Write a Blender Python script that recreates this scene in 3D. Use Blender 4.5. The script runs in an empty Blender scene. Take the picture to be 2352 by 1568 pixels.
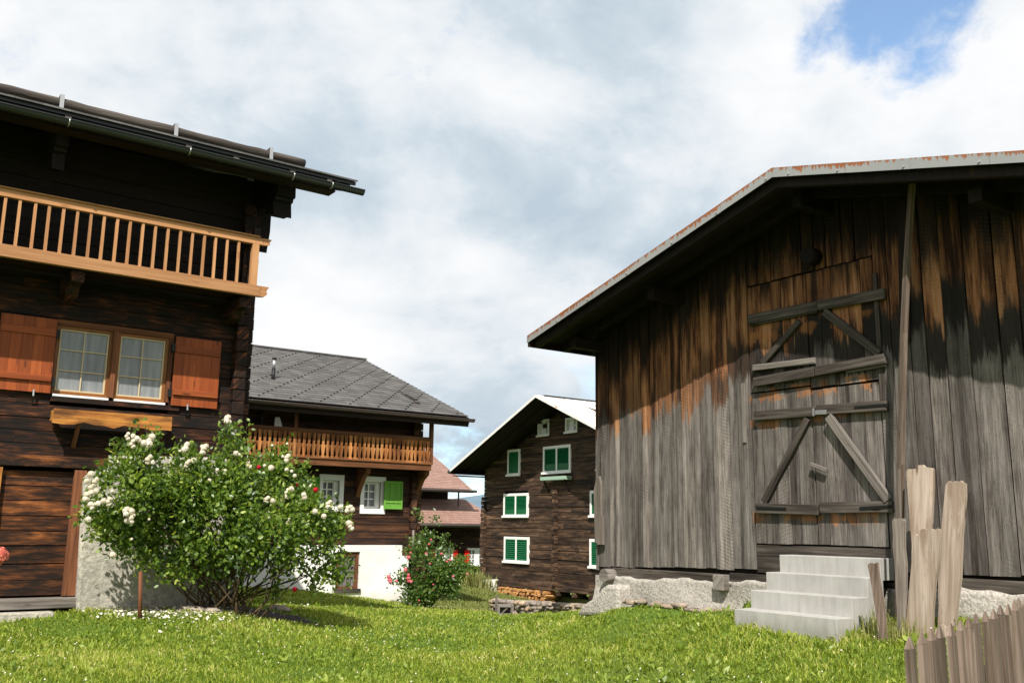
import bpy, math, random
import numpy as np
from mathutils import Vector, Matrix
from math import sin, cos, radians, atan, atan2, hypot, pi, sqrt
random.seed(7); RNG = np.random.default_rng(11)
S = bpy.context.scene
COL = S.collection

# ------------------------------------------------------------------ camera
F = 2170.0; PITCH = atan(425/2170.0); ROLL = .013; CX, CY = 1176, 784; CZ = 1.6
fwd = Vector((0, cos(PITCH), sin(PITCH))); u0 = Vector((0, -sin(PITCH), cos(PITCH))); r0 = Vector((1, 0, 0))
rt = cos(ROLL)*r0 + sin(ROLL)*u0; up = cos(ROLL)*u0 - sin(ROLL)*r0
cd = bpy.data.cameras.new('camera'); cam = bpy.data.objects.new('camera', cd); COL.objects.link(cam)
cd.sensor_width = 36; cd.lens = 36*F/2352; cd.clip_end = 9000; cd.clip_start = .05
m = Matrix((rt, up, -fwd)).transposed().to_4x4(); m.translation = Vector((0, 0, CZ)); cam.matrix_world = m
S.camera = cam
CAM = Vector((0, 0, CZ))

# ------------------------------------------------------------------ light
SUN = Vector((-.134, -1.377, 1.55)).normalized()
sl = bpy.data.lights.new('sun', 'SUN'); so = bpy.data.objects.new('sun', sl); COL.objects.link(so)
sl.energy = 5.0; sl.angle = radians(.5); sl.color = (1, .95, .87)
so.rotation_euler = SUN.to_track_quat('Z', 'Y').to_euler()
S.view_settings.view_transform = 'Standard'; S.view_settings.look = 'None'
S.view_settings.exposure = 0.55; S.view_settings.gamma = 1

class NT:
    """small node-tree helper"""
    def __init__(s, tree): s.t = tree; s.n = tree.nodes; s.l = tree.links
    def new(s, typ, **kw):
        n = s.n.new('ShaderNode'+typ)
        for k, v in kw.items():
            setattr(n, k, v)
        return n
    def link(s, a, b): s.l.new(a, b)
    def val(s, sock, v):
        if hasattr(v, 'is_output') or isinstance(v, bpy.types.NodeSocket): s.l.new(v, sock)
        else: sock.default_value = v
    def math(s, op, a, b=0.0, clamp=False):
        n = s.new('Math', operation=op, use_clamp=clamp); s.val(n.inputs[0], a); s.val(n.inputs[1], b); return n.outputs[0]
    def mapr(s, v, a, b, c=0.0, d=1.0, smooth=True):
        n = s.new('MapRange', interpolation_type='SMOOTHSTEP' if smooth else 'LINEAR')
        s.val(n.inputs[0], v)
        for i, x in enumerate((a, b, c, d)): s.val(n.inputs[i+1], x)
        return n.outputs[0]
    def mix(s, f, a, b, mode='MIX'):
        n = s.new('Mix', data_type='RGBA', blend_type=mode)
        s.val(n.inputs[0], f)
        s.val(n.inputs[6], a if not isinstance(a, tuple) else (*a[:3], 1)); s.val(n.inputs[7], b if not isinstance(b, tuple) else (*b[:3], 1))
        return n.outputs[2]
    def noise(s, vec, scale=1, detail=4, rough=.55, dist=0):
        n = s.new('TexNoise'); s.l.new(vec, n.inputs['Vector'])
        n.inputs['Scale'].default_value = scale; n.inputs['Detail'].default_value = detail
        n.inputs['Roughness'].default_value = rough; n.inputs['Distortion'].default_value = dist
        return n.outputs['Fac']
    def map(s, vec, scale=(1, 1, 1), loc=(0, 0, 0)):
        n = s.new('Mapping'); s.l.new(vec, n.inputs[0]); n.inputs['Scale'].default_value = scale; n.inputs['Location'].default_value = loc
        return n.outputs[0]
    def ramp(s, f, stops):
        n = s.new('ValToRGB'); s.l.new(f, n.inputs[0]); cr = n.color_ramp
        while len(cr.elements) < len(stops): cr.elements.new(.5)
        for e, (p, c) in zip(cr.elements, stops): e.position = p; e.color = (*c, 1)
        return n.outputs[0]
    def vm(s, op, a, b):
        n = s.new('VectorMath', operation=op); s.val(n.inputs[0], a); s.val(n.inputs[1], b)
        return n

def ray(x, y): return (fwd*F + rt*(x-CX) - up*(y-CY)).normalized()
def gd(x, y, dist):
    d = ray(x, y); return CAM + d*(dist/hypot(d.x, d.y))

# ------------------------------------------------------------------ sky
w = bpy.data.worlds.new('World'); S.world = w; w.use_nodes = True
T = NT(w.node_tree); T.n.clear()
sky = T.new('TexSky', sky_type='NISHITA', sun_disc=False)
sky.sun_elevation = math.asin(SUN.z); sky.sun_rotation = atan2(SUN.x, SUN.y); sky.altitude = 1200; sky.ozone_density = 1.6
gen = T.new('TexCoord').outputs['Generated']
sep = T.new('SeparateXYZ'); T.link(gen, sep.inputs[0])
den = T.math('ADD', T.math('MAXIMUM', sep.outputs[2], 0.0), .22)
cmb = T.new('CombineXYZ'); T.link(T.math('DIVIDE', sep.outputs[0], den), cmb.inputs[0]); T.link(T.math('DIVIDE', sep.outputs[1], den), cmb.inputs[1])
T.link(T.math('MULTIPLY', sep.outputs[2], 1.2), cmb.inputs[2])
cp = cmb.outputs[0]
warp = T.new('TexNoise'); T.link(cp, warp.inputs['Vector']); warp.inputs['Scale'].default_value = 1.3; warp.inputs['Detail'].default_value = 5
wv = T.vm('MULTIPLY', T.vm('SUBTRACT', warp.outputs['Color'], (.5, .5, .5)).outputs[0], (.34, .34, .3)).outputs[0]
cpw = T.vm('ADD', cp, wv).outputs[0]
n1 = T.noise(T.map(cpw, (1, 1, 1), (3.1, 1.7, 0)), 1.5, 9, .56)
gw = T.vm('ADD', gen, T.vm('MULTIPLY', wv, (.35, .35, .35)).outputs[0]).outputs[0]
n2 = T.math('ADD', T.math('MULTIPLY', T.noise(T.map(gw, (1, 1, 1.5), (2.1, 4.2, 2)), 4.6, 9, .60), .72), T.math('MULTIPLY', T.noise(T.map(cpw, (1, 1, 1), (9.1, 4.2, 2)), 3.0, 7, .55), .28))
n3 = T.noise(T.map(cp, (1, 1, 1), (1.3, 7.7, 5)), 1.1, 6, .5)
hn = T.math('ADD', T.math('MULTIPLY', T.noise(T.map(gw, (1, 1, 1.6), (5.5, 2.2, 1)), 5.0, 9, .62), .6), T.math('MULTIPLY', T.noise(T.map(gw, (1, 1, 1.4), (1, 7, 3)), 13, 8, .62), .4))
hole = None
for (px, py, rad, k) in ((2085, 40, .090, .92), (1930, 55, .07, .60), (2180, 85, .05, .55), (1040, 60, .085, .52), (940, 95, .06, .45), (40, 90, .09, .15), (1060, 1090, .12, .5), (880, 300, .10, .26), (1320, 870, .12, .3), (860, 480, .08, .2), (1150, 900, .1, .2)):
    d = ray(px, py)
    dist = T.vm('DISTANCE', gen, tuple(d)).outputs['Value']
    g = T.mapr(dist, rad*1.6, 0, 0, k)
    hole = g if hole is None else T.math('MAXIMUM', hole, g)
thr = T.math('SUBTRACT', T.math('ADD', hole, T.math('MULTIPLY', T.math('SUBTRACT', hn, .5), 2.3)), .34)
cov = T.mapr(thr, .0, .42, 1.0, 0.10)
dk = None
for (px, py, rad, k) in ((700, 560, .20, .075), (1250, 640, .22, .07), (500, 190, .22, .05), (1700, 520, .20, .03), (120, 80, .2, .04), (1100, 1000, .12, .06), (2050, 300, .2, -.05), (2300, 150, .12, -.10), (1350, 450, .2, .02), (350, 250, .15, -.03), (2000, 250, .28, .04), (1600, 320, .25, .035), (2300, 300, .2, .03), (1000, 560, .12, -.05), (700, 800, .10, -.14), (300, 150, .12, -.04), (1550, 200, .25, -.02), (600, 350, .10, -.02), (1900, 200, .2, -.01)):
    d = ray(px, py); dist = T.vm('DISTANCE', gen, tuple(d)).outputs['Value']; g = T.mapr(dist, rad*1.5, 0, 0, k)
    dk = g if dk is None else T.math('ADD', dk, g)
shade = T.math('SUBTRACT', T.math('ADD', T.math('ADD', T.math('MULTIPLY', n2, .80), T.math('MULTIPLY', n3, .14)), T.math('MULTIPLY', n1, .14)), dk)
ccol = T.ramp(shade, [(.36, (.36, .43, .49)), (.43, (.44, .50, .55)), (.49, (.55, .585, .615)), (.56, (.63, .645, .66)), (.66, (.70, .70, .705))])
skyc = T.mix(1.0, sky.outputs[0], (.15, .175, .175), 'MULTIPLY')
fin = T.mix(cov, skyc, ccol)
bg = T.new('Background'); T.link(fin, bg.inputs[0]); bg.inputs[1].default_value = 1.0
out = T.new('OutputWorld'); T.link(bg.outputs[0], out.inputs[0])
try: w.cycles.sampling_method = 'MANUAL'; w.cycles.sample_map_resolution = 512
except Exception: pass

# ------------------------------------------------------------------ frames
class Frame:
    """a building's own axes: x along its front, y into the building, z up; origin on the ground plane z=0"""
    def __init__(s, P, ang):
        a = radians(ang); s.P = Vector((P[0], P[1], 0)); s.e = Vector((sin(a), cos(a), 0)); s.n = Vector((s.e.y, -s.e.x, 0)); s.rz = atan2(s.e.y, s.e.x)
    def at(s, x, y, off=0.0):
        d = ray(x, y); t = ((s.P + s.n*off - CAM).dot(s.n))/d.dot(s.n); Q = CAM + d*t
        return (Q-s.P).dot(s.e), Q.z
    def side(s, px, py, x):
        d = ray(px, py); t = ((s.P + s.e*x - CAM).dot(s.e))/d.dot(s.e); Q = CAM + d*t
        return -(Q-s.P).dot(s.n), Q.z
    def W(s, x, y, z): return s.P + s.e*x - s.n*y + Vector((0, 0, z))
    def inv(s, x, y):  # arrays of world xy -> local
        dx = x-s.P.x; dy = y-s.P.y
        return dx*s.e.x+dy*s.e.y, -(dx*s.n.x+dy*s.n.y)
FB = Frame(gd(1890, 1250, 11.5), 145)
FH = Frame(gd(552, 940, 15.5), 54)
FM = Frame(gd(955, 1385, 28.2), 55)
FN = Frame(gd(1118, 1325, 48), 145)
FR = Frame(gd(1114, 1300, 60), 56)

# ------------------------------------------------------------------ objects
def tag(o, label=None, cat=None, group=None, kind=None):
    if label: o['label'] = label
    if cat: o['category'] = cat
    if group: o['group'] = group
    if kind: o['kind'] = kind
    return o
def empty(name, loc=(0, 0, 0), rz=0, label=None, cat=None, group=None):
    o = bpy.data.objects.new(name, None); COL.objects.link(o); o.location = loc; o.rotation_euler = (0, 0, rz); o.empty_display_size = .3
    return tag(o, label, cat, group)
def fempty(name, fr, label, cat, group=None): return empty(name, fr.P, fr.rz, label, cat, group)

class MB:
    def __init__(s): s.v = []; s.f = []; s.uv = []; s.r = []; s.smooth = []
    def face(s, idx, uvs, r, sm=False): s.f.append(idx); s.uv.extend(uvs); s.r.append(r); s.smooth.append(sm)
    def hexa(s, P, g, r=None):
        """P: 8 corners (x-,y-,z- order bits), g: grain direction"""
        r = random.random() if r is None else r
        b = len(s.v); s.v.extend([tuple(p) for p in P]); g = Vector(g).normalized()
        o1, o2 = random.random()*20, random.random()*20
        P = [Vector(p) for p in P]
        for q in ((0, 2, 3, 1), (4, 5, 7, 6), (0, 1, 5, 4), (2, 6, 7, 3), (0, 4, 6, 2), (1, 3, 7, 5)):
            nn = (P[q[1]]-P[q[0]]).cross(P[q[3]]-P[q[0]])
            if nn.length < 1e-12: nn = Vector((0, 0, 1))
            nn.normalize()
            a = g - nn*g.dot(nn)
            if a.length < .3: a = nn.orthogonal()
            a.normalize(); c = nn.cross(a)
            s.face([b+i for i in q], [(P[i].dot(a)+o1, P[i].dot(c)+o2) for i in q], r)
        return s
    def bx(s, x0, x1, y0, y1, z0, z1, g='x', r=None, j=0.0):
        P = []
        for i in range(8):
            P.append((x1 if i & 1 else x0, y1 if i & 2 else y0, z1 if i & 4 else z0))
        if j: P = [(p[0]+random.uniform(-j, j), p[1]+random.uniform(-j, j)*.5, p[2]+random.uniform(-j, j)) for p in P]
        return s.hexa(P, {'x': (1, 0, 0), 'y': (0, 1, 0), 'z': (0, 0, 1)}[g], r)
    def bar(s, p0, p1, w, t, side=(0, 1, 0), r=None, w2=None):
        """bar from p0 to p1, thickness t along side, width w across"""
        p0, p1, sd = Vector(p0), Vector(p1), Vector(side).normalized(); d = (p1-p0).normalized()
        c = d.cross(sd).normalized(); sd = c.cross(d).normalized(); w2 = w if w2 is None else w2
        P = []
        for i in range(8):
            p = p1 if i & 1 else p0; ww = w2 if i & 1 else w
            P.append(p + sd*(t/2 if i & 2 else -t/2) + c*(ww/2 if i & 4 else -ww/2))
        return s.hexa(P, d, r)
    def quad(s, pts, g=(1, 0, 0), r=None):
        r = random.random() if r is None else r; b = len(s.v); s.v.extend([tuple(p) for p in pts]); P = [Vector(p) for p in pts]
        nn = (P[1]-P[0]).cross(P[-1]-P[0]).normalized(); g = Vector(g); a = (g-nn*g.dot(nn)).normalized(); c = nn.cross(a)
        s.face(list(range(b, b+len(P))), [(p.dot(a), p.dot(c)) for p in P], r); return s
    def prism(s, poly, y0, y1, mp=None, g=(0, 0, 1), r=None):
        """poly: list of 2d points; mp maps (a,b,depth)->xyz"""
        mp = mp or (lambda a, b, d: (a, d, b)); r = random.random() if r is None else r
        n = len(poly); b = len(s.v); s.v.extend([mp(a, c, y0) for a, c in poly]); s.v.extend([mp(a, c, y1) for a, c in poly])
        P = [Vector(p) for p in s.v[b:]]; g = Vector(g)
        def add(idx):
            q = [P[i] for i in idx]; nn = Vector((0, 0, 0))
            for i in range(1, len(q)-1): nn += (q[i]-q[0]).cross(q[i+1]-q[0])
            nn.normalize(); a = g-nn*g.dot(nn)
            if a.length < .3: a = nn.orthogonal()
            a.normalize(); c = nn.cross(a)
            s.face([b+i for i in idx], [(p.dot(a), p.dot(c)) for p in q], r)
        add(list(range(n))); add(list(range(2*n-1, n-1, -1)))
        for i in range(n):
            k = (i+1) % n; add([i, i+n, k+n, k])
        return s
    def tube(s, pts, rad, n=6, r=None, sm=True, cap=True):
        r = random.random() if r is None else r; pts = [Vector(p) for p in pts]
        if not isinstance(rad, (list, tuple)): rad = [rad]*len(pts)
        b = len(s.v); o = random.random()*9; L = 0
        prev = None
        for k, p in enumerate(pts):
            d = (pts[min(k+1, len(pts)-1)]-pts[max(k-1, 0)]).normalized()
            a = d.orthogonal().normalized() if prev is None else (prev-d*prev.dot(d)).normalized()
            prev = a; c = d.cross(a)
            for i in range(n):
                t = 2*pi*i/n; s.v.append(tuple(p+(a*cos(t)+c*sin(t))*rad[k]))
        for k in range(len(pts)-1):
            l = (pts[k+1]-pts[k]).length
            for i in range(n):
                j = (i+1) % n; wdt = .02+rad[k]
                s.face([b+k*n+i, b+k*n+j, b+(k+1)*n+j, b+(k+1)*n+i], [(o+L, i*wdt), (o+L, (i+1)*wdt), (o+L+l, (i+1)*wdt), (o+L+l, i*wdt)], r, sm)
            L += l
        if cap:
            for k, rev in ((0, True), (len(pts)-1, False)):
                idx = [b+k*n+i for i in range(n)]
                if rev: idx.reverse()
                s.face(idx, [(o+s.v[i][0]*.3, s.v[i][2]) for i in idx], r)
        return s
    def build(s, name, mat, parent=None, bevel=0.0):
        me = bpy.data.meshes.new(name); me.from_pydata(s.v, [], s.f)
        uvl = me.uv_layers.new(name='UVMap'); uvl.data.foreach_set('uv', np.array(s.uv, dtype=np.float32).ravel())
        at = me.attributes.new('rnd', 'FLOAT', 'FACE'); at.data.foreach_set('value', np.array(s.r, dtype=np.float32))
        me.polygons.foreach_set('use_smooth', np.array(s.smooth, dtype=bool))
        mats = mat if isinstance(mat, (list, tuple)) else [mat]
        for mm in mats: me.materials.append(mm)
        me.update()
        o = bpy.data.objects.new(name, me); COL.objects.link(o)
        if parent: o.parent = parent
        if bevel:
            md = o.modifiers.new('bevel', 'BEVEL'); md.width = bevel; md.segments = 2; md.limit_method = 'ANGLE'
        return o

# ------------------------------------------------------------------ materials
def base(name, rough=.8, spec=.3):
    mt = bpy.data.materials.new(name); mt.use_nodes = True; t = NT(mt.node_tree)
    b = t.n['Principled BSDF']; b.inputs['Roughness'].default_value = rough
    b.inputs['Specular IOR Level'].default_value = spec
    return mt, t, b
def bump(t, b, h, strength=.4, dist=.01):
    n = t.new('Bump'); n.inputs['Strength'].default_value = strength; n.inputs['Distance'].default_value = dist
    t.link(h, n.inputs['Height']); t.link(n.outputs[0], b.inputs['Normal'])
def uvrnd(t):
    uv = t.new('TexCoord').outputs['UV']; a = t.new('Attribute', attribute_name='rnd'); return uv, a.outputs['Fac']
def wood(name, stops, grain=(1.2, 34), rough=.75, var=(.65, 1.25), bs=.5, knot=(.03, .015, .008), blot=0.0, blotc=(.01, .007, .005), bd=.006, spec=.25, kn=1.0):
    mt, t, b = base(name, rough, spec); uv, rn = uvrnd(t)
    g1 = t.noise(t.map(uv, (grain[0], grain[1], 1)), 1, 6, .62, .3)
    g2 = t.noise(t.map(uv, (grain[0]*.5, grain[1]*.12, 1), (5, 3, 0)), 1, 4, .55)
    f = t.math('ADD', t.math('MULTIPLY', g1, .6), t.math('MULTIPLY', g2, .4))
    c = t.ramp(f, stops)
    vo = t.new('TexVoronoi'); t.link(t.map(uv, (1.7, 6.5, 1), (2, 2, 0)), vo.inputs['Vector']); vo.inputs['Scale'].default_value = 1
    k = t.mapr(vo.outputs['Distance'], .05, .16, kn, 0); c = t.mix(k, c, knot)
    if blot:
        bn = t.noise(t.map(uv, (1.1, 4.5, 1), (8, 1, 0)), 1, 6, .7); c = t.mix(t.mapr(bn, .5, .62, 0, blot), c, blotc)
    c = t.mix(1, c, t.ramp(rn, [(0, (var[0],)*3), (1, (var[1],)*3)]), 'MULTIPLY')
    t.link(c, b.inputs['Base Color']); bump(t, b, g1, bs, bd)
    return mt
def plain(name, col, rough=.6, var=.12, scale=3, metal=0, bs=0.0, spec=.3):
    mt, t, b = base(name, rough, spec); co = t.new('TexCoord').outputs['Object']
    n = t.noise(co, scale, 6, .6); c = t.mix(n, tuple(x*(1-var) for x in col), tuple(min(1, x*(1+var)) for x in col))
    t.link(c, b.inputs['Base Color']); b.inputs['Metallic'].default_value = metal
    if bs: bump(t, b, t.noise(co, scale*12, 5, .65), bs, .01)
    return mt
M = {}
# chalet: sun-burnt, nearly black logs with red-brown patches
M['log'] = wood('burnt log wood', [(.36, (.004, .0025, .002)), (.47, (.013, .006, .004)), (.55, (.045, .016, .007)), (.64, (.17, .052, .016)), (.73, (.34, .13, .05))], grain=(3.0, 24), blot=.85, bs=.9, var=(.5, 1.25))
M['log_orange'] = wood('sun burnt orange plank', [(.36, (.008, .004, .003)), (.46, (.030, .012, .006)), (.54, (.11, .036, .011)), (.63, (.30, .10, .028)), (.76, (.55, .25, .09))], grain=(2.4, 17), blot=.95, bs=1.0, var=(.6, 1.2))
M['dark'] = wood('near black wood', [(.35, (.004, .0027, .0022)), (.6, (.014, .008, .0055)), (.75, (.032, .016, .010))], grain=(1.2, 20), bs=.5)
M['dark2'] = wood('dark brown wood', [(.35, (.006, .004, .003)), (.55, (.022, .010, .006)), (.75, (.06, .025, .012))], grain=(1.2, 24), bs=.5)
M['larch'] = wood('fresh larch wood', [(.3, (.25, .105, .043)), (.5, (.385, .188, .082)), (.7, (.49, .27, .128))], grain=(1, 24), var=(.85, 1.12), knot=(.25, .10, .04), bs=.2, kn=.8)
M['shutter'] = wood('stained shutter wood', [(.3, (.16, .034, .009)), (.5, (.255, .058, .014)), (.72, (.37, .098, .026))], grain=(1, 22), var=(.8, 1.15), knot=(.12, .03, .01), bs=.3, rough=.55)
M['frame'] = wood('window frame wood', [(.3, (.12, .045, .014)), (.5, (.22, .085, .022)), (.72, (.32, .13, .035))], var=(.85, 1.1), bs=.2, rough=.5)
M['muntin'] = plain('muntin paint', (.52, .42, .27), .5, .08)
M['box'] = wood('flower box wood', [(.32, (.05, .02, .008)), (.44, (.30, .11, .025)), (.6, (.50, .22, .045)), (.75, (.60, .30, .08))], grain=(1.4, 18), blot=.7, blotc=(.10, .04, .012), var=(.95, 1.05))
M['doorpost'] = wood('door post wood', [(.32, (.05, .02, .010)), (.5, (.15, .055, .024)), (.72, (.30, .12, .055))], bs=.5)
M['greywood'] = wood('weathered grey wood', [(.33, (.055, .045, .036)), (.48, (.15, .125, .105)), (.60, (.24, .205, .175)), (.75, (.34, .30, .255))], grain=(1.2, 30), bs=.9, var=(.75, 1.15), knot=(.05, .035, .025))
M['palewood'] = wood('bleached pale plank', [(.30, (.12, .085, .06)), (.43, (.26, .20, .15)), (.55, (.36, .29, .235)), (.70, (.46, .38, .31))], grain=(1.3, 24), bs=1.0, var=(.85, 1.08), knot=(.10, .06, .035), blot=.55, blotc=(.17, .11, .065))
M['picket'] = wood('weathered picket wood', [(.32, (.045, .030, .022)), (.45, (.115, .082, .062)), (.57, (.20, .15, .12)), (.72, (.31, .25, .21))], grain=(1.2, 30), bs=.9, var=(.7, 1.2), knot=(.04, .02, .014), blot=.35, blotc=(.10, .055, .03))
M['balm'] = wood('weathered orange baluster', [(.34, (.05, .018, .007)), (.46, (.24, .085, .022)), (.58, (.44, .19, .06)), (.74, (.60, .33, .14))], grain=(1.2, 16), var=(.55, 1.25), bs=.4)
M['balr'] = wood('brown balcony rail', [(.32, (.05, .02, .010)), (.5, (.15, .058, .022)), (.72, (.28, .12, .045))], bs=.4)
M['mlog'] = wood('brown farmhouse log', [(.34, (.010, .006, .005)), (.47, (.035, .016, .010)), (.58, (.10, .042, .018)), (.74, (.24, .10, .038))], grain=(.9, 16), blot=.6, bs=.8, var=(.6, 1.2))
M['nlog'] = wood('grey brown old log', [(.34, (.012, .008, .006)), (.46, (.045, .026, .018)), (.56, (.12, .068, .038)), (.66, (.19, .13, .09)), (.8, (.30, .25, .21))], grain=(.8, 11), blot=.7, bs=.9, var=(.5, 1.3))
M['white'] = plain('white painted wood', (.80, .79, .76), .5, .04)
def mk_white():
    mt, t, b = base('white lime plaster', .9, .2); co = t.new('TexCoord').outputs['Object']; sp = t.new('SeparateXYZ'); t.link(co, sp.inputs[0])
    n = t.noise(co, 1.3, 7, .62); c = t.mix(t.mapr(n, .35, .68), (.80, .785, .755), (.70, .675, .63))
    h = t.math('ADD', sp.outputs[2], t.math('MULTIPLY', t.noise(t.map(co, (3, 3, 1)), 1.5, 5, .6), -.5))
    c = t.mix(t.mapr(h, -.75, -.35, .45, 0), c, (.42, .38, .31)); t.link(c, b.inputs['Base Color']); bump(t, b, t.noise(co, 14, 5, .6), .3, .01); return mt
M['plaster'] = mk_white()
M['greenL'] = wood('light green shutter paint', [(.3, (.09, .24, .035)), (.6, (.15, .34, .05)), (.8, (.22, .40, .09))], var=(.9, 1.1), kn=0, bs=.3)
M['greenD'] = plain('dark green shutter paint', (.004, .105, .036), .45, .12)
M['red'] = plain('red shutter paint', (.62, .012, .010), .4, .06)
M['metal'] = plain('dark grey gutter metal', (.030, .033, .035), .42, .2, 4, metal=.3, spec=.5)
M['copper'] = plain('brown aged gutter metal', (.10, .078, .068), .5, .2, 3, metal=.3)
M['steel'] = plain('galvanized steel', (.5, .5, .5), .35, .1, 8, metal=.8)
M['iron'] = plain('black iron', (.02, .02, .02), .5, .2, 8, metal=.5)
M['concrete'] = None
def mk_concrete():
    mt, t, b = base('fresh concrete', .9, .2); co = t.new('TexCoord').outputs['Object']
    n = t.noise(co, 1.6, 6, .6); n2 = t.noise(t.map(co, (14, 14, 1.5)), 1, 4, .6); f = t.math('ADD', t.math('MULTIPLY', n, .6), t.math('MULTIPLY', n2, .4))
    c = t.ramp(f, [(.35, (.29, .28, .262)), (.5, (.36, .35, .33)), (.65, (.42, .41, .39))])
    v = t.new('TexVoronoi'); t.link(co, v.inputs['Vector']); v.inputs['Scale'].default_value = 22
    c = t.mix(t.mapr(v.outputs['Distance'], .06, .14, .7, 0), c, (.2, .19, .18))
    sp = t.new('SeparateXYZ'); t.link(co, sp.inputs[0]); st_ = t.math('ADD', sp.outputs[2], t.math('MULTIPLY', t.noise(t.map(co, (9, 9, 1.2), (3, 0, 0)), 1, 5, .65), -.35))
    c = t.mix(t.mapr(st_, .38, .56, .55, 0), c, (.17, .165, .13)); c = t.mix(t.mapr(t.noise(t.map(co, (20, 20, 1.5), (0, 9, 0)), 1, 4, .6), .58, .7, 0, .35), c, (.24, .235, .22))
    t.link(c, b.inputs['Base Color']); bump(t, b, t.noise(co, 60, 4, .6), .15, .004); return mt
M['concrete'] = mk_concrete()
def mk_rough_plaster(name, a, c2, sc=38, st=1.0):
    mt, t, b = base(name, .95, .15); co = t.new('TexCoord').outputs['Object']
    n = t.noise(co, sc, 5, .7); n2 = t.noise(co, 1.7, 5, .6)
    c = t.mix(t.mapr(n2, .35, .65), a, c2); c = t.mix(t.mapr(n, .38, .6, .55, 0), c, tuple(x*.5 for x in a))
    t.link(c, b.inputs['Base Color']); bump(t, b, t.math('ADD', n, t.math('MULTIPLY', t.noise(co, sc*.25, 4, .6), .8)), st, .04); return mt
M['roughcast'] = mk_rough_plaster('roughcast plaster', (.38, .35, .31), (.49, .455, .405), 26, .6)
M['oldplaster'] = mk_rough_plaster('old lime plaster', (.36, .34, .29), (.50, .46, .39), 12, .5)
def mk_stone():
    mt, t, b = base('field stone', .9, .2); uv, rn = uvrnd(t); co = t.new('TexCoord').outputs['Object']
    n = t.noise(co, 9, 6, .65)
    c = t.mix(1, t.ramp(n, [(.3, (.10, .09, .08)), (.5, (.25, .22, .19)), (.7, (.42, .37, .32))]), t.ramp(rn, [(0, (.6, .58, .56)), (.5, (1, .95, .9)), (1, (1.25, 1.05, .8))]), 'MULTIPLY')
    t.link(c, b.inputs['Base Color']); bump(t, b, n, .8, .03); return mt
M['stone'] = mk_stone()
def mk_barn():
    mt, t, b = base('weathered barn board', .8, .2); uv, rn = uvrnd(t); co = t.new('TexCoord').outputs['Object']
    sp = t.new('SeparateXYZ'); t.link(co, sp.inputs[0]); x, z = sp.outputs[0], sp.outputs[2]
    g1a = t.noise(t.map(uv, (2.2, 46, 1)), 1, 7, .65, .4); g1b = t.noise(t.map(uv, (3.2, 9, 1), (7, 7, 0)), 1, 6, .7)
    g1 = t.math('ADD', t.math('MULTIPLY', g1a, .6), t.math('MULTIPLY', g1b, .4))
    g2 = t.noise(t.map(uv, (.45, 8, 1), (3, 1, 0)), 1, 5, .6)
    g3 = t.math('ADD', t.math('MULTIPLY', t.noise(t.map(uv, (1.3, 8, 1), (6, 4, 0)), 1, 7, .68), .7), t.math('MULTIPLY', t.noise(t.map(uv, (2.5, 30, 1), (1, 4, 0)), 1, 5, .6), .3))
    grey = t.ramp(t.math('ADD', t.math('MULTIPLY', g1, .55), t.math('MULTIPLY', g2, .45)), [(.35, (.018, .015, .013)), (.44, (.075, .065, .058)), (.53, (.155, .139, .127)), (.66, (.275, .252, .232))])
    tan = t.ramp(t.math('ADD', t.math('MULTIPLY', g1, .4), t.math('MULTIPLY', g2, .6)), [(.37, (.012, .006, .004)), (.45, (.07, .028, .013)), (.51, (.25, .108, .048)), (.64, (.43, .235, .12))])
    blk = t.ramp(g1, [(.3, (.010, .009, .008)), (.6, (.030, .025, .021)), (.8, (.06, .05, .042))])
    brn = t.ramp(t.math('ADD', t.math('MULTIPLY', g1, .4), t.math('MULTIPLY', g2, .6)), [(.40, (.006, .004, .0035)), (.54, (.018, .010, .007)), (.70, (.075, .036, .018))])
    jag = t.math('ADD', t.math('MULTIPLY', t.math('SUBTRACT', g3, .5), 1.35), t.math('MULTIPLY', t.math('SUBTRACT', rn, .5), .55))
    lowx = t.mapr(x, -3.2, -1.2, -.33, 0)
    h = t.math('SUBTRACT', t.math('ADD', z, jag), lowx)       # weathering height, boards differ
    wk = t.mapr(x, -2.6, -.6, .25, 1)
    c = t.mix(t.mapr(h, 3.36, 3.52), grey, t.mix(wk, tan, blk))
    c = t.mix(t.mapr(h, 3.82, 4.02), c, tan)
    c = t.mix(t.mapr(t.math('ADD', h, t.mapr(x, -4, -1.5, .55, 0)), 4.35, 4.85), c, brn)
    # bare brown wood kept dry under the rails
    for z0, zz in ((1.80, .12), (2.92, .10), (3.30, .16), (4.02, .14)):
        hb = t.math('ADD', z, t.math('MULTIPLY', t.math('SUBTRACT', g3, .5), .5))
        mk = t.math('MULTIPLY', t.mapr(hb, z0-zz, z0-zz+.02), t.mapr(z, z0, z0+.02, 1, 0))
        mk = t.math('MULTIPLY', mk, t.math('MULTIPLY', t.mapr(x, -.98, -.94), t.mapr(x, .86, .9, 1, 0)))
        mk = t.math('MULTIPLY', mk, t.mapr(t.noise(t.map(co, (2.3, 1, 2)), 1.7, 3, .5), .45, .58))
        c = t.mix(t.math('MULTIPLY', mk, .75), c, t.mix(g2, (.22, .07, .02), (.40, .20, .08)))
    vo = t.new('TexVoronoi'); t.link(t.map(uv, (3.0, 8.5, 1), (2, 2, 0)), vo.inputs['Vector'])
    c = t.mix(t.mapr(vo.outputs['Distance'], .07, .17, .9, 0), c, (.020, .014, .011))
    # saw marks
    c = t.mix(1, c, t.ramp(rn, [(0, (.55, .53, .52)), (.5, (.95, .94, .93)), (1, (1.28, 1.25, 1.22))]), 'MULTIPLY')
    wv = t.new('TexWave', wave_type='BANDS', bands_direction='DIAGONAL'); t.link(t.map(uv, (9, 3.0, 1)), wv.inputs['Vector']); wv.inputs['Scale'].default_value = 1.6; wv.inputs['Distortion'].default_value = 1.2
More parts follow.
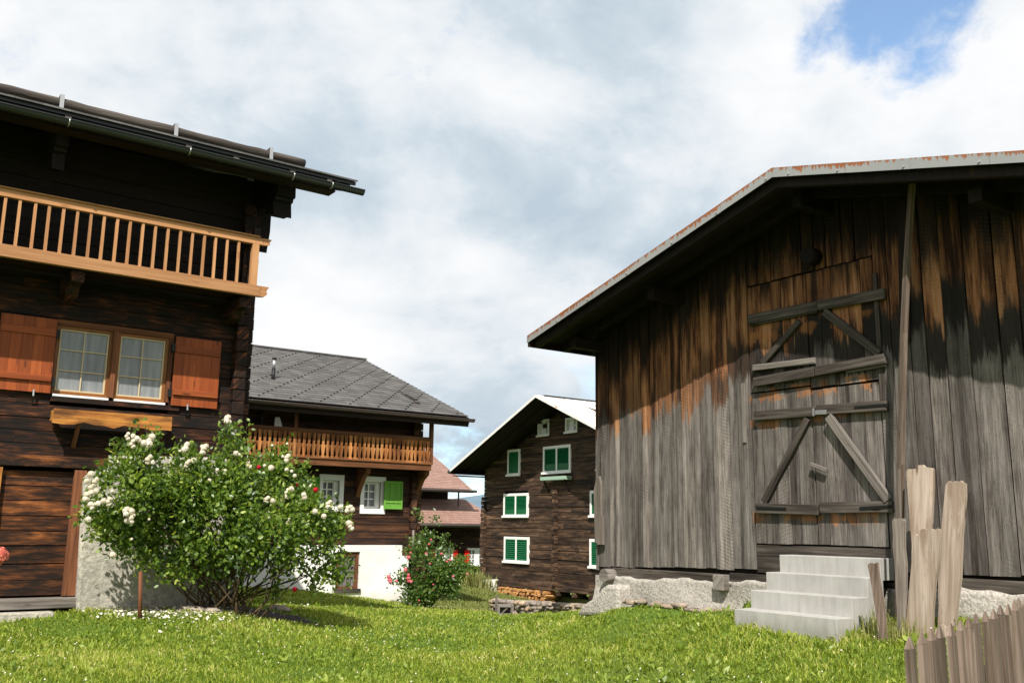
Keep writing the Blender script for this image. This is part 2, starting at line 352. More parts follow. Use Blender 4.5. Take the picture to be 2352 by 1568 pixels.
    wm = t.math('MULTIPLY', wv.outputs['Fac'], t.mapr(t.noise(t.map(uv, (.5, 1.5, 1), (11, 5, 0)), 1, 2, .5), .55, .66, 0, .22))
    c = t.mix(wm, c, (.07, .06, .05))
    t.link(c, b.inputs['Base Color']); bump(t, b, t.math('ADD', t.math('ADD', g1, t.math('MULTIPLY', g2, 1.2)), t.math('MULTIPLY', wm, -.6)), .9, .012)
    return mt
M['barn'] = mk_barn()
M['bar'] = wood('dark weathered batten', [(.34, (.014, .011, .009)), (.46, (.045, .036, .030)), (.58, (.105, .088, .074)), (.74, (.22, .195, .17))], grain=(1.3, 26), bs=.9, var=(.7, 1.15))
M['barl'] = wood('light weathered batten', [(.33, (.05, .042, .036)), (.46, (.13, .112, .098)), (.60, (.24, .215, .19)), (.76, (.36, .33, .30))], grain=(1.3, 26), bs=.8, var=(.9, 1.1))
def mk_fascia():
    mt, t, b = base('rusty sheet metal', .5, .4); co = t.new('TexCoord').outputs['Object']; uv, rn = uvrnd(t)
    sp = t.new('SeparateXYZ'); t.link(uv, sp.inputs[0])
    drip = t.noise(t.map(uv, (26, 2.2, 1)), 1, 5, .65); big = t.noise(t.map(uv, (1.3, .5, 1), (4, 0, 0)), 1, 3, .5)
    fr = t.new('Attribute', attribute_name='rnd').outputs['Fac']
    k = t.math('ADD', t.math('ADD', t.math('MULTIPLY', drip, 1.7), t.math('MULTIPLY', big, .7)), t.math('MULTIPLY', sp.outputs[1], 4.2))
    k = t.math('ADD', k, t.math('MULTIPLY', fr, .30))
    rust = t.mapr(k, 1.78, 1.90)
    c = t.mix(rust, t.mix(big, (.24, .25, .255), (.33, .325, .315)), t.mix(drip, (.10, .028, .010), (.40, .15, .06)))
    t.link(c, b.inputs['Base Color']); b.inputs['Metallic'].default_value = .15; return mt
M['fascia'] = mk_fascia()
def mk_metalroof():
    mt, t, b = base('pale rusting roof sheet', .5, .4); co = t.new('TexCoord').outputs['Object']
    n = t.noise(t.map(co, (.5, .5, .5)), 2.2, 6, .65); c = t.mix(t.mapr(n, .52, .66), (.72, .70, .67), (.55, .30, .16))
    t.link(c, b.inputs['Base Color']); return mt
M['sheet'] = mk_metalroof()
def mk_slate(name, stops, sx, bs=.6):
    mt, t, b = base(name, .7, .35); uv, rn = uvrnd(t); co = t.new('TexCoord').outputs['Object']
    sp = t.new('SeparateXYZ'); t.link(co, sp.inputs[0])
    cell = t.math('ADD', t.math('MULTIPLY', sp.outputs[0], 1/sx), t.math('MULTIPLY', rn, 7.3))
    fl = t.math('FLOOR', cell); frc = t.math('FRACT', cell)
    cb = t.new('CombineXYZ'); t.link(fl, cb.inputs[0]); t.link(rn, cb.inputs[1])
    wn = t.new('TexWhiteNoise', noise_dimensions='2D'); t.link(cb.outputs[0], wn.inputs[0])
    f = t.math('ADD', t.math('MULTIPLY', wn.outputs['Value'], .5), t.math('MULTIPLY', t.noise(co, 3, 6, .65), .5))
    c = t.ramp(f, stops)
    e = t.math('MULTIPLY', t.mapr(frc, .0, .06, 1, 0), .7); c = t.mix(e, c, tuple(x*.3 for x in stops[0][1]))
    t.link(c, b.inputs['Base Color']); bump(t, b, t.math('SUBTRACT', t.noise(co, 14, 5, .6), e), bs, .015); return mt
M['slate'] = mk_slate('grey roof shingle', [(.2, (.062, .059, .057)), (.5, (.088, .084, .081)), (.8, (.120, .114, .109))], .34)
M['tile'] = mk_slate('brown clay tile', [(.2, (.215, .125, .098)), (.5, (.245, .146, .116)), (.8, (.275, .168, .136))], .28)
def mk_curtain():
    mt, t, b = base('curtain behind glass', .35, .5); uv, rn = uvrnd(t)
    co = t.new('TexCoord').outputs['Object']; sp = t.new('SeparateXYZ'); t.link(co, sp.inputs[0])
    wv = t.noise(t.map(co, (9, 1, .7)), 1.6, 3, .5); g = t.noise(co, 1.1, 3, .5)
    c = t.ramp(t.math('ADD', t.math('MULTIPLY', wv, .6), t.math('MULTIPLY', g, .4)), [(.38, (.11, .12, .128)), (.5, (.18, .19, .197)), (.62, (.25, .255, .258))])
    t.link(c, b.inputs['Base Color']); b.inputs['Coat Weight'].default_value = .6; b.inputs['Coat Roughness'].default_value = .05
    return mt
M['curtain'] = mk_curtain()
M['glass'] = plain('dark window glass', (.03, .035, .04), .08, .1, 2, spec=.6)
def mk_leaf(name, stops, tr=(.25, .5, .05), rough=.4, ts=.35, spec=.5):
    mt = bpy.data.materials.new(name); mt.use_nodes = True; t = NT(mt.node_tree); b = t.n['Principled BSDF']
    a = t.new('Attribute', attribute_name='rnd').outputs['Fac']; c = t.ramp(a, stops)
    t.link(c, b.inputs['Base Color']); b.inputs['Roughness'].default_value = rough; b.inputs['Specular IOR Level'].default_value = spec
    tl = t.new('BsdfTranslucent'); tc = t.mix(1, c, tr, 'MULTIPLY'); t.link(tc, tl.inputs[0])
    mx = t.new('MixShader'); mx.inputs[0].default_value = ts; t.link(b.outputs[0], mx.inputs[1]); t.link(tl.outputs[0], mx.inputs[2])
    t.link(mx.outputs[0], t.n['Material Output'].inputs[0]); return mt
M['leaf'] = mk_leaf('rose leaf', [(0, (.030, .064, .012)), (.4, (.098, .168, .025)), (.75, (.215, .29, .042)), (1, (.36, .41, .09))], (2.2, 2.2, 1.2))
M['leaf2'] = mk_leaf('pink rose leaf', [(0, (.04, .085, .016)), (.5, (.085, .15, .03)), (1, (.18, .23, .06))], (2.2, 2.2, 1.2))
M['grass'] = mk_leaf('lawn grass blade', [(0, (.080, .135, .014)), (.5, (.21, .275, .027)), (.82, (.34, .385, .055)), (1, (.50, .46, .17))], (1.7, 1.7, 1.2), .5, .4, .3)
M['weed'] = mk_leaf('broad lawn weed leaf', [(0, (.09, .15, .016)), (.6, (.215, .29, .035)), (1, (.38, .43, .10))], (1.7, 1.7, 1.2), .45, .35, .4)
M['petal'] = mk_leaf('cream rose petal', [(0, (.66, .55, .40)), (.5, (.76, .70, .58)), (1, (.84, .80, .71))], (1, .95, .85), .6, .25, .2)
M['redpetal'] = mk_leaf('red rose petal', [(0, (.45, .008, .02)), (1, (.68, .02, .06))], (1, .9, .9), .5, .25, .2)
M['pinkpetal'] = mk_leaf('pink rose petal', [(0, (.70, .10, .14)), (1, (.85, .28, .33))], (1, .9, .9), .5, .25, .2)
M['stem'] = wood('rose stem bark', [(.3, (.03, .022, .012)), (.6, (.09, .06, .03)), (.8, (.15, .11, .05))], grain=(3, 20), kn=0)
def mk_ground():
    mt, t, b = base('lawn soil and moss', .95, .1); co = t.new('TexCoord').outputs['Object']
    n = t.noise(co, 2.2, 6, .65); n2 = t.noise(co, .15, 3, .5)
    c = t.ramp(n, [(.3, (.04, .075, .012)), (.5, (.075, .13, .018)), (.7, (.13, .19, .03))])
    c = t.mix(t.mapr(n2, .45, .6, 0, .35), c, (.15, .16, .04))
    t.link(c, b.inputs['Base Color']); bump(t, b, t.noise(co, 20, 4, .6), .6, .03); return mt
M['ground'] = mk_ground()
M['hill'] = plain('distant forest slope', (.10, .15, .19), 1, .25, .01)  # blue-grey of distance haze is put into the slope colour
M['pathm'] = plain('pale stone slab', (.50, .42, .33), .9, .25, 3, bs=.5)
M['soil'] = plain('dark garden soil', (.035, .026, .018), .95, .4, 8, bs=.8)
M['firewood'] = wood('split firewood', [(.3, (.12, .055, .02)), (.5, (.34, .17, .06)), (.7, (.52, .30, .13))], grain=(3, 20), var=(.5, 1.25), kn=0)

# ------------------------------------------------------------------ terrain
def onf(fr, px, py, off):
    u, z = fr.at(px, py, off); return fr.W(u, -off, z)
CTRL = [gd(*p) for p in ((1176, 1568, 9.6), (1160, 1408, 22), (1000, 1398, 24), (1176, 1480, 13.8), (1100, 1352, 38), (1118, 1374, 44), (0, 1568, 8.8), (1080, 1402, 23),
        (1000, 1372, 32), (800, 1480, 12.5), (1600, 1480, 10.4), (2080, 1568, 8.4), (1340, 1400, 15.8), (1250, 1412, 20), (1200, 1402, 30), (1260, 1400, 40), (1240, 1398, 50), (620, 1408, 15), (400, 1480, 11.5), (1800, 1520, 9.4))]
CTRL += [onf(FB, 1450, 1388, .3), onf(FB, 1600, 1404, .3), onf(FB, 1700, 1426, 1.0), onf(FB, 1925, 1466, 1.08), onf(FB, 2010, 1452, .8), onf(FB, 2352, 1432, .35), onf(FB, 2140, 1440, .8),
         onf(FH, 200, 1397, .25), onf(FH, 0, 1429, .5), onf(FH, 420, 1390, .25), onf(FH, 540, 1386, .25), gd(480, 1409, 13.7), onf(FM, 939, 1386, .3), onf(FM, 800, 1366, .3), onf(FM, 700, 1351, .3), onf(FM, 600, 1345, .3)]
CTRL += [Vector(p) for p in ((0, -4, -.05), (-6, -2, .1), (6, -2, .3), (0, 3, 0), (-5, 5, .25), (3.0, 4.5, .05), (2.9, 6.3, .25), (4.6, 6.9, .5), (6, 5, .4), (8, 4, .7), (-12, 8, .7), (-14, 20, .5),
         (4, 20, .1), (10, 18, .6), (8, 30, -1.2), (15, 40, -2.5), (-20, 45, -.8), (0, 70, -2.6), (-30, 70, -2), (30, 70, -2.6), (-30, 0, 1), (30, 0, 1.5), (0, -30, 0))]
cxy = np.array([(p.x, p.y) for p in CTRL]); cz = np.array([p.z for p in CTRL])-.035
def U(r2): return np.where(r2 > 0, .5*r2*np.log(r2+1e-12), 0)
nC = len(CTRL); K = U(((cxy[:, None]-cxy[None])**2).sum(-1)) + np.eye(nC)*.012; Pm = np.c_[np.ones(nC), cxy]
A = np.zeros((nC+3, nC+3)); A[:nC, :nC] = K; A[:nC, nC:] = Pm; A[nC:, :nC] = Pm.T
SOL = np.linalg.solve(A, np.r_[cz, 0, 0, 0])
def zg(x, y):
    x = np.atleast_1d(np.asarray(x, float)); y = np.atleast_1d(np.asarray(y, float)); sh = x.shape; x = x.ravel(); y = y.ravel()
    z = np.empty_like(x)
    for i in range(0, len(x), 40000):
        xx = x[i:i+40000]; yy = y[i:i+40000]
        r2 = (xx[:, None]-cxy[:, 0])**2+(yy[:, None]-cxy[:, 1])**2
        z[i:i+40000] = U(r2)@SOL[:nC]+SOL[nC]+SOL[nC+1]*xx+SOL[nC+2]*yy
    d = np.hypot(x, y-20); k = np.clip((d-45)/40, 0, 1); k = k*k*(3-2*k)
    z = z*(1-k)+(-2.4)*k
    z += .02*np.sin(x*2.1+.7*y)*np.cos(y*1.7-x*.4)
    return z.reshape(sh)
def zg1(x, y): return float(zg(x, y)[0])
def hit(px, py, d0=5, d1=60):
    """where the view line meets the ground"""
    ds = np.linspace(d0, d1, 700); d = ray(px, py); h = hypot(d.x, d.y)
    xs = d.x/h*ds; ys = d.y/h*ds; zs = CZ+d.z/h*ds; k = np.argmax(zs < zg(xs, ys))
    return Vector((xs[k], ys[k], zg1(xs[k], ys[k])))
s_ = np.linspace(-1, 1, 321); ax = np.sign(s_)*(np.abs(s_)*26+np.abs(s_)**7*3500)
gx, gy = np.meshgrid(ax, ax+14); gz = zg(gx, gy); n = len(ax)
idx = np.arange(n*n).reshape(n, n)
fc = np.stack([idx[:-1, :-1], idx[:-1, 1:], idx[1:, 1:], idx[1:, :-1]], -1).reshape(-1, 4)
def npmesh(name, v, faces, mat, rnd=None, parent=None, smooth=False, k=4):
    me = bpy.data.meshes.new(name); me.vertices.add(len(v)); me.vertices.foreach_set('co', np.asarray(v, np.float32).ravel())
    me.loops.add(faces.size); me.polygons.add(len(faces))
    me.loops.foreach_set('vertex_index', faces.astype(np.int32).ravel())
    me.polygons.foreach_set('loop_start', np.arange(0, faces.size, faces.shape[1], dtype=np.int32))
    me.update(calc_edges=True)
    if rnd is not None:
        a = me.attributes.new('rnd', 'FLOAT', 'POINT'); a.data.foreach_set('value', np.asarray(rnd, np.float32))
    if smooth: me.polygons.foreach_set('use_smooth', np.ones(len(faces), bool))
    me.materials.append(mat); o = bpy.data.objects.new(name, me); COL.objects.link(o)
    if parent: o.parent = parent
    return o
tag(npmesh('ground', np.stack([gx, gy, gz], -1).reshape(-1, 3), fc, M['ground'], smooth=True), kind='structure')
# far ridge
th = np.linspace(0, 2*pi, 241); vs = []
for rr, hs in ((3000, 0), (3500, 1)):
    for a in th:
        vs.append((rr*sin(a), rr*cos(a), -10 if hs == 0 else 95+45*sin(a*7+1)+25*sin(a*17)))
vs = np.array(vs); nn_ = len(th)
fc = np.array([(i, i+1, nn_+i+1, nn_+i) for i in range(nn_-1)])
tag(npmesh('hills', vs, fc, M['hill'], smooth=True), kind='structure')
#__PARTS__
# ================================================================== BARN
barn = fempty('barn', FB, 'weathered grey timber barn with rust streaked metal roof edge and tall double doors', 'barn')
RX, RZ, RS, OV = .33, 5.60, .255, 1.0           # ridge x, ridge height (roof top), slope, gable overhang
XL, XR = -4.35, 5.6
def rz(x): return RZ-abs(x-RX)*RS
WL, WR = -3.88, 5.2
DX0, DX1, DZ0, DZ1 = -.945, .875, 1.44, 3.42
HZ1 = 4.62
def zbot(x): return 1.06+(x+3.88)*.025
b = MB(); x = WL; k = 0
cuts = []
while x < WR:
    wd = random.choice([.17, .22, .26, .30]); x1 = min(x+wd, WR)
    if x < DX0 < x1+.07: x1 = DX0
    if x < DX1 < x1+.07 and x1 != DX0: x1 = DX1
    cuts.append((x, x1)); x = x1
for (x0, x1) in cuts:
    g = random.uniform(.0055, .011); d = random.uniform(-.010, .014); tilt = random.uniform(-.005, .005)
    zt = min(rz(x0), rz(x1))-.10
    if x0 >= DX0-.01 and x1 <= DX1+.01:
        z0 = HZ1+.02
    else: z0 = zbot(x0)+random.uniform(-.012, .012)
    q = [(x0+g+tilt, z0), (x1-g, z0+random.uniform(-.006, .006)), (x1-g, rz(x1)-.09), (x0+g, rz(x0)-.09)]
    ns = 3; yy = [-.028-d+random.uniform(-.010, .010)*(1.3 if wq in (1, 2) else .7) for wq in range(ns+1)]; r_b = random.random(); ub = random.random()*30
    for si in range(ns):
        ta, tb = si/ns, (si+1)/ns; L4 = [q[0][0]+(q[1][0]-q[0][0])*t_ for t_ in (ta, tb)]; xa, xb = L4
        za = q[0][1]+(q[1][1]-q[0][1])*ta; zb2 = q[0][1]+(q[1][1]-q[0][1])*tb; zta = rz(xa)-.09; ztb = rz(xb)-.09
        o_ = len(b.v); b.v.extend([(xa, yy[si], za), (xb, yy[si+1], zb2), (xb, yy[si+1], ztb), (xa, yy[si], zta), (xa, 0, za), (xb, 0, zb2), (xb, 0, ztb), (xa, 0, zta)])
        def uvq(ii): return [(b.v[o_+k_][2]+ub, b.v[o_+k_][0]+ub*1.7+(b.v[o_+k_][1] if len(set(b.v[o_+z_][0] for z_ in ii)) < 2 else 0)) for k_ in ii]
        fl_ = [(0, 1, 2, 3), (0, 4, 5, 1), (3, 2, 6, 7)]+([(0, 3, 7, 4)] if si == 0 else [])+([(1, 5, 6, 2)] if si == ns-1 else [])
        for ii in fl_: b.face([o_+k_ for k_ in ii], uvq(ii), r_b)
    if random.random() < .0: pass
b.build('board_wall', M['barn'], barn)
# dark backing, side and rear walls
b = MB()
b.prism([(WL+.02, .9), (WR-.02, .9), (WR-.02, rz(WR)-.12), (RX, RZ-.12), (WL+.02, rz(WL)-.12)], .01, .06)
b.bx(WL, WL+.06, .07, 9, .9, rz(WL)-.12, 'z'); b.bx(WR-.06, WR, .07, 9, .9, rz(WR)-.12, 'z')
b.prism([(WL, .9), (WR, .9), (WR, rz(WR)-.12), (RX, RZ-.12), (WL, rz(WL)-.12)], 9.0, 9.06)
b.build('frame_wall', M['dark'], barn)
# corner board and splintered boards at the left corner
b = MB(); b.bx(WL-.045, WL-.005, -.04, .16, 1.0, rz(WL)-.13, 'z'); b.build('corner_board', M['barn'], barn)
b = MB()
for pts, y0, y1 in ((((1366, 1125), (1372, 1098), (1377, 1093), (1381, 1110), (1383, 1245), (1379, 1250), (1368, 1244)), -.09, -.05), (((1376, 1183), (1390, 1183), (1392, 1250), (1378, 1250)), -.125, -.092)):
    b.prism([FB.at(px, py, .07) for px, py in pts], y0, y1)
b.build('splintered_board', M['greywood'], barn)
# door leaves
def boards(x0, x1, z0, z1, n, y0=-.03, y1=.0):
    b = MB(); xs = np.linspace(x0, x1, n+1)+np.r_[0, RNG.uniform(-.03, .03, n-1), 0]
    for i in range(n): b.bx(xs[i]+.004, xs[i+1]-.004, y0-random.uniform(0, .008), y1, z0+random.uniform(0, .01), z1-random.uniform(0, .01), 'z')
    return b
def atl(px, py, off): u, z = FB.at(px, py, off); return Vector((u, -off, z))
def barp(parent, name, a, c, w, off, t, mat, w2=None):
    p0 = atl(*a, off); p1 = atl(*c, off); q = MB().bar(p0, p1, w, t, (0, 1, 0), w2=w2); return q.build(name, M[mat], parent, bevel=.008)
xm = -.035
ll = boards(DX0+.012, xm-.008, DZ0, DZ1-.16, 5).build('door_leaf', M['barn'], barn)
lr = boards(xm+.008, DX1-.012, DZ0, DZ1-.21, 5).build('door_leaf', M['barn'], barn)
ul = boards(DX0+.012, xm-.006, DZ1-.15, HZ1, 5).build('hatch_leaf', M['barn'], barn)
ur = boards(xm+.006, DX1-.012, DZ1-.19, HZ1, 5).build('hatch_leaf', M['barn'], barn)
barp(ll, 'batten', (1733.6, 955.3), (1872.8, 944.3), .115, .07, .05, 'bar')
barp(lr, 'batten', (1876.5, 941.9), (2037.7, 930.9), .115, .07, .05, 'bar')
barp(ll, 'brace', (1856, 961), (1755, 1153), .085, .065, .045, 'bar')
barp(lr, 'brace', (1903, 956), (2041, 1149), .10, .09, .05, 'barl')
barp(ll, 'batten', (1737.3, 1166.6), (1881.4, 1170.3), .12, .075, .055, 'bar')
barp(lr, 'batten', (1885, 1165.4), (2052.3, 1163), .12, .075, .055, 'bar')
barp(lr, 'latch', (1861.8, 1065.2), (1899.7, 1079.9), .045, .09, .03, 'barl')
barp(lr, 'hasp', (1868, 938), (1868, 955), .03, .10, .006, 'steel'); barp(lr, 'hasp', (1872, 947), (1898, 946), .05, .10, .006, 'steel')
barp(ll, 'strap_hinge', (1737, 1166), (1806, 1168), .035, .107, .006, 'iron'); barp(lr, 'strap_hinge', (1974, 1167), (2052, 1162), .035, .107, .006, 'iron')
barp(lr, 'strap_hinge', (1962, 935), (2040, 929), .03, .10, .006, 'iron')
barp(ul, 'batten', (1720.2, 734), (1880, 702), .12, .07, .05, 'bar'); barp(ur, 'batten', (1880, 702), (2032.8, 674.3), .12, .07, .05, 'bar')
barp(ul, 'batten', (1732.4, 878), (1872, 853), .115, .085, .055, 'bar'); barp(ur, 'batten', (1874, 853), (2034, 823), .11, .085, .055, 'bar')
barp(ul, 'batten', (1730, 845), (1872.8, 828), .075, .075, .045, 'barl'); barp(ur, 'batten', (1947.3, 851), (2035, 836), .06, .06, .03, 'bar')
barp(ul, 'brace', (1837, 737), (1751, 834), .075, .06, .04, 'bar'); barp(ur, 'brace', (1893, 715), (2021, 812), .095, .065, .045, 'bar')
barp(ul, 'batten', (1722, 747), (2028 - 150, 715), .03, .06, .03, 'bar')
# frame strip right of door, lath left of it
b = MB(); b.bx(DX1+.0, DX1+.05, -.052, -.036, 3.0, 4.42, 'z'); b.build('door_frame', M['bar'], barn)
b = MB(); b.bar(atl(1706, 880, .05), atl(1711, 1016, .05), .05, .02); b.build('lath', M['barl'], barn)
# threshold boards, sill beam, beam end
b = MB(); b.bx(DX0, DX1, -.022, 0, 1.30, 1.425, 'x'); b.bx(DX0, DX1, -.018, 0, 1.10, 1.295, 'x'); b.build('threshold_board', M['bar'], barn)
b = MB(); b.bx(WL+.3, -1.55, -.03, .12, .84, zbot(-3)-.03, 'x'); b.bx(-1.36, DX1+.3, -.06, .12, .90, 1.075, 'x'); b.bx(1.17, WR, -.03, .12, 1.0, 1.16, 'x'); b.build('sill_beam', M['bar'], barn, bevel=.01)
b = MB(); b.bx(-1.545, -1.365, -.16, .1, .86, 1.05, 'y'); b.build('beam_end', M['barl'], barn, bevel=.01)
c0, c1 = FB.at(1386, 1321, .2)
MB().tube([(c0, -.20, c1), (c0, .1, c1)], .095, 14).build('corner_log_end', M['barl'], barn, bevel=0)
lg = FB.at(1855, 586, .18)
MB().tube([(lg[0], -.2, lg[1]), (lg[0], -.03, lg[1])], .10, 14).build('tie_log_end', M['dark'], barn)
# foundation
xs = np.linspace(WL-.05, WR, 90); zs = np.linspace(-.6, 1, 24); V = []
for zi, zz in enumerate(zs):
    for xi, xx in enumerate(xs):
        top = zbot(xx)-.15+.02*sin(xx*5)+.012*sin(xx*17); bz = -.2
        t = (zz+.6)/1.6; z = bz+(top-bz)*t; y = -.06-.16*(1-t)**1.3-.03*sin(xx*3+zz*4)-.012*random.random()
        V.append((xx, y, z))
V.extend([(xx, .3, zbot(xx)-.16+.02*sin(xx*5)) for xx in xs])
nx = len(xs); fcs = [(i*nx+j, i*nx+j+1, (i+1)*nx+j+1, (i+1)*nx+j) for i in range(24) for j in range(nx-1)]
fo = npmesh('foundation', np.array(V), np.array(fcs), M['roughcast'], parent=barn, smooth=True)
b = MB(); b.bx(WL-.05, WL+.3, -.05, 9, -.3, .93, 'y'); b.build('side_foundation', M['roughcast'], barn)
cq = [FB.at(px, py, .3) for px, py in ((1322, 1412), (1330, 1399), (1336, 1390), (1349, 1380), (1362, 1373), (1374, 1361), (1380, 1350), (1392, 1342), (1420, 1345), (1420, 1415))]
b = MB(); b.prism(cq, -.30, .25); fc_ = b.build('foundation_shoulder', M['roughcast'], barn, bevel=.05)
# field stones at the foot
def rock(b, c, rx, ry, rzz, r=None, sub=(7, 9)):
    r = random.random() if r is None else r; o = len(b.v); na, nb = sub; ph = [random.uniform(0, 6) for _ in range(6)]
    for i in range(na+1):
        t = pi*i/na
        for j in range(nb):
            a = 2*pi*j/nb; d = Vector((sin(t)*cos(a), sin(t)*sin(a), cos(t)))
            f = 1+.13*sin(d.x*3.1+ph[0])+.12*sin(d.y*3.7+ph[1])+.1*sin(d.z*4.3+ph[2])
            q = [abs(v)**.75*(1 if v > 0 else -1) for v in d]
            b.v.append((c[0]+q[0]*rx*f, c[1]+q[1]*ry*f, c[2]+q[2]*rzz*f))
    for i in range(na):
        for j in range(nb):
            k = (j+1) % nb; b.face([o+i*nb+j, o+(i+1)*nb+j, o+(i+1)*nb+k, o+i*nb+k], [(0, 0), (1, 0), (1, 1), (0, 1)], r, True)
b = MB()
for px, py, rx, rzz in ((1377, 1372, .13, .07), (1388, 1374, .13, .05), (1410, 1376, .2, .07), (1445, 1380, .12, .05), (1460, 1378, .11, .05), (1500, 1386, .12, .06), (1525, 1390, .16, .06), (1550, 1388, .14, .06), (1585, 1398, .2, .05), (1625, 1400, .2, .05), (1660, 1402, .2, .05), (1340, 1393, .10, .06), (1352, 1388, .09, .05), (1360, 1394, .10, .05), (1346, 1402, .09, .05)):
    u, z = FB.at(px, py, .24); rock(b, (u, -.17, z-.015), rx*.8, .07, rzz*.62, random.uniform(.6, .8))
b.build('footing_stone', M['stone'], barn)
# roof: sheet, boarding, rafters, purlins
def roofm(a, c, d): return (a, d, c)
def slab(b, y0, y1, t0, t1, xl=XL, xr=XR):
    b.prism([(xl, rz(xl)-t1), (xl, rz(xl)-t0), (RX, RZ-t0), (xr, rz(xr)-t0), (xr, rz(xr)-t1), (RX, RZ-t1)], y0, y1)
rf = MB(); slab(rf, -OV+.0, 9.8, .0, .025); roof = rf.build('roof', M['sheet'], barn)
b = MB(); slab(b, -OV+.03, 9.7, .035, .075, XL+.05, XR-.05); b.build('roof_boarding', M['dark'], roof)
b = MB()
for yy, t0, t1 in ((-.93, .08, .20), (-.42, .08, .21), (.10, .08, .2)): slab(b, yy, yy+.09, t0, t1, XL+.1, XR-.1)
b.build('rafter', M['dark'], roof)
for px in (WL+.12, -2.1, RX, 2.4, 4.6):
    b = MB(); zz = rz(px)-.215; b.bx(px-.07, px+.07, -.62, .0, zz-.15, zz, 'y'); b.build('purlin', M['dark'], roof, bevel=.01)
b = MB(); b.bx(XL, XL+.03, -OV, 9.8, rz(XL)-.16, rz(XL)-.03, 'y'); b.build('eave_board', M['dark2'], roof)
# rusty verge sheets, each its own piece
px_ = [XL-.01, -3.55, -2.85, -2.05, -1.2, -.45, RX, .62, 1.25, 2.0, 2.75, 3.5, 4.3, 5.0, XR]
for i in range(len(px_)-1):
    a, c = px_[i], px_[i+1]+(.02 if px_[i+1] < XR and abs(px_[i+1]-RX) > .01 else 0); o_ = -OV-.012-(.004 if i % 2 else 0)
    q = MB(); r_ = random.random(); n0 = len(q.v)
    za, zc = rz(a), rz(c); hh = .10
    P = [(a, o_, za-hh), (c, o_, zc-hh), (a, o_+.004, za-hh), (c, o_+.004, zc-hh), (a, o_, za+.012), (c, o_, zc+.012), (a, o_+.004, za+.012), (c, o_+.004, zc+.012)]
    q.v.extend(P); q.face([0, 1, 5, 4], [(a, 0), (c, 0), (c, .157), (a, .157)], r_); q.face([2, 6, 7, 3], [(a, 0), (a, .157), (c, .157), (c, 0)], r_)
    q.face([4, 5, 7, 6], [(a, .157), (c, .157), (c, .17), (a, .17)], r_); q.face([0, 2, 3, 1], [(a, 0), (a, .01), (c, .01), (c, 0)], r_)
    q.bx(c-.10, c-.07, o_-.012, o_-.001, (za+zc)/2-.07-(.0), (za+zc)/2-.045, r=0) if False else None
    vo = q.build('verge_sheet', M['fascia'], barn)
    s2 = MB(); xs2 = c-.09; zq = rz(xs2)-.07; s2.tube([(xs2, o_, zq), (xs2, o_-.012, zq)], .011, 8, r=0); s2.build('screw', M['steel'], vo)
# tall pole leaning under the overhang
b = MB(); pp = [FB.at(2095, 423, .55), FB.at(2084, 595, .5), FB.at(2076, 765, .45), FB.at(2069, 1065, .36), FB.at(2066, 1300, .29), FB.at(2066, 1478, .22)]
offs = (.55, .5, .45, .36, .29, .22)
for i in range(5): b.bar((pp[i][0], -offs[i], pp[i][1]), (pp[i+1][0], -offs[i+1], pp[i+1][1]), .058+.005*i, .045, (.35, 1, 0), r=.3)
tag(b.build('pole', M['picket']), 'tall thin grey pole propped upright against the barn from ground to roof edge', 'pole')
o = bpy.data.objects['pole']; o.location = FB.P; o.rotation_euler = (0, 0, FB.rz)
MBb = MB(); MBb.bar((1.30, -.05, 5.15), (1.22, -.05, 3.6), .12, .02, r=.3); MBb.build('cover_board', M['dark2'], barn)

# ------------------------------------------------------------------ steps
b = MB(); sx0, sx1 = -.40, .90
for i, (y, z) in enumerate(((-.27, 1.325), (-.51, 1.135), (-.78, .945), (-1.05, .755))):
    yb = -.235 if i == 0 else (-.27, -.51, -.78, -1.05)[i-1]
    b.bx(sx0-.001*i, sx1+.001*i, y, (-.236 if i == 0 else (-.27, -.51, -.78)[i-1]), .2, z, 'x')
b.bx(sx0, sx1, -.238, -.03, 1.10, 1.325)
P_ = b
st = P_.build('concrete_steps', M['concrete'], None, bevel=.006); st.location = FB.P; st.rotation_euler = (0, 0, FB.rz)
tag(st, 'four pale new concrete steps leading up to the barn doors', 'steps')

# ------------------------------------------------------------------ planks leaning and standing in front of the barn
def plank(pts, o0, o1, th, mat, label, name='plank', cat='plank', grp='old planks standing by the barn', slope=.12):
    """outline in the plank's own leaning plane: offset grows from o0 at the foot to o1 at the head"""
    ys = [p[1] for p in pts]; y0, y1 = min(ys), max(ys); q = []
    for px, py in pts:
        t = (y1-py)/(y1-y0); o_ = o0+(o1-o0)*t; u, z = FB.at(px, py, o_); q.append((u, -o_, z))
    b = MB(); nq = len(q); bb = len(b.v); b.v.extend(q); b.v.extend([(x, y+th, z) for x, y, z in q]); r = random.random()
    ox = random.random()*9
    b.face(list(range(nq)), [(p[2], p[0]+ox) for p in q], r); b.face(list(range(2*nq-1, nq-1, -1)), [(p[2], p[0]+ox) for p in reversed(q)], r)
    for i in range(nq):
        k = (i+1) % nq; L = (Vector(q[i])-Vector(q[k])).length
        vert = abs(q[i][2]-q[k][2]) > abs(q[i][0]-q[k][0])
        uvs = [(q[i][2], ox+3), (q[i][2], ox+3+th), (q[k][2], ox+3+th), (q[k][2], ox+3)] if vert else [(0, ox), (th, ox), (th, ox+L), (0, ox+L)]
        b.face([bb+i, bb+i+nq, bb+k+nq, bb+k], uvs, r)
    o = b.build(name, M[mat]); foot = FB.W(sum(p[0] for p in q)/nq, -o0, min(p[2] for p in q))
    Mi = Matrix.Rotation(-FB.rz, 4, 'Z') @ Matrix.Translation(FB.P-foot)
    # move mesh so the origin is at the foot
    o.data.transform(Matrix.Translation(Matrix.Rotation(-FB.rz, 4, 'Z') @ (FB.P-foot)))
    o.location = foot; o.rotation_euler = (0, 0, FB.rz)
    return tag(o, label, cat, grp)
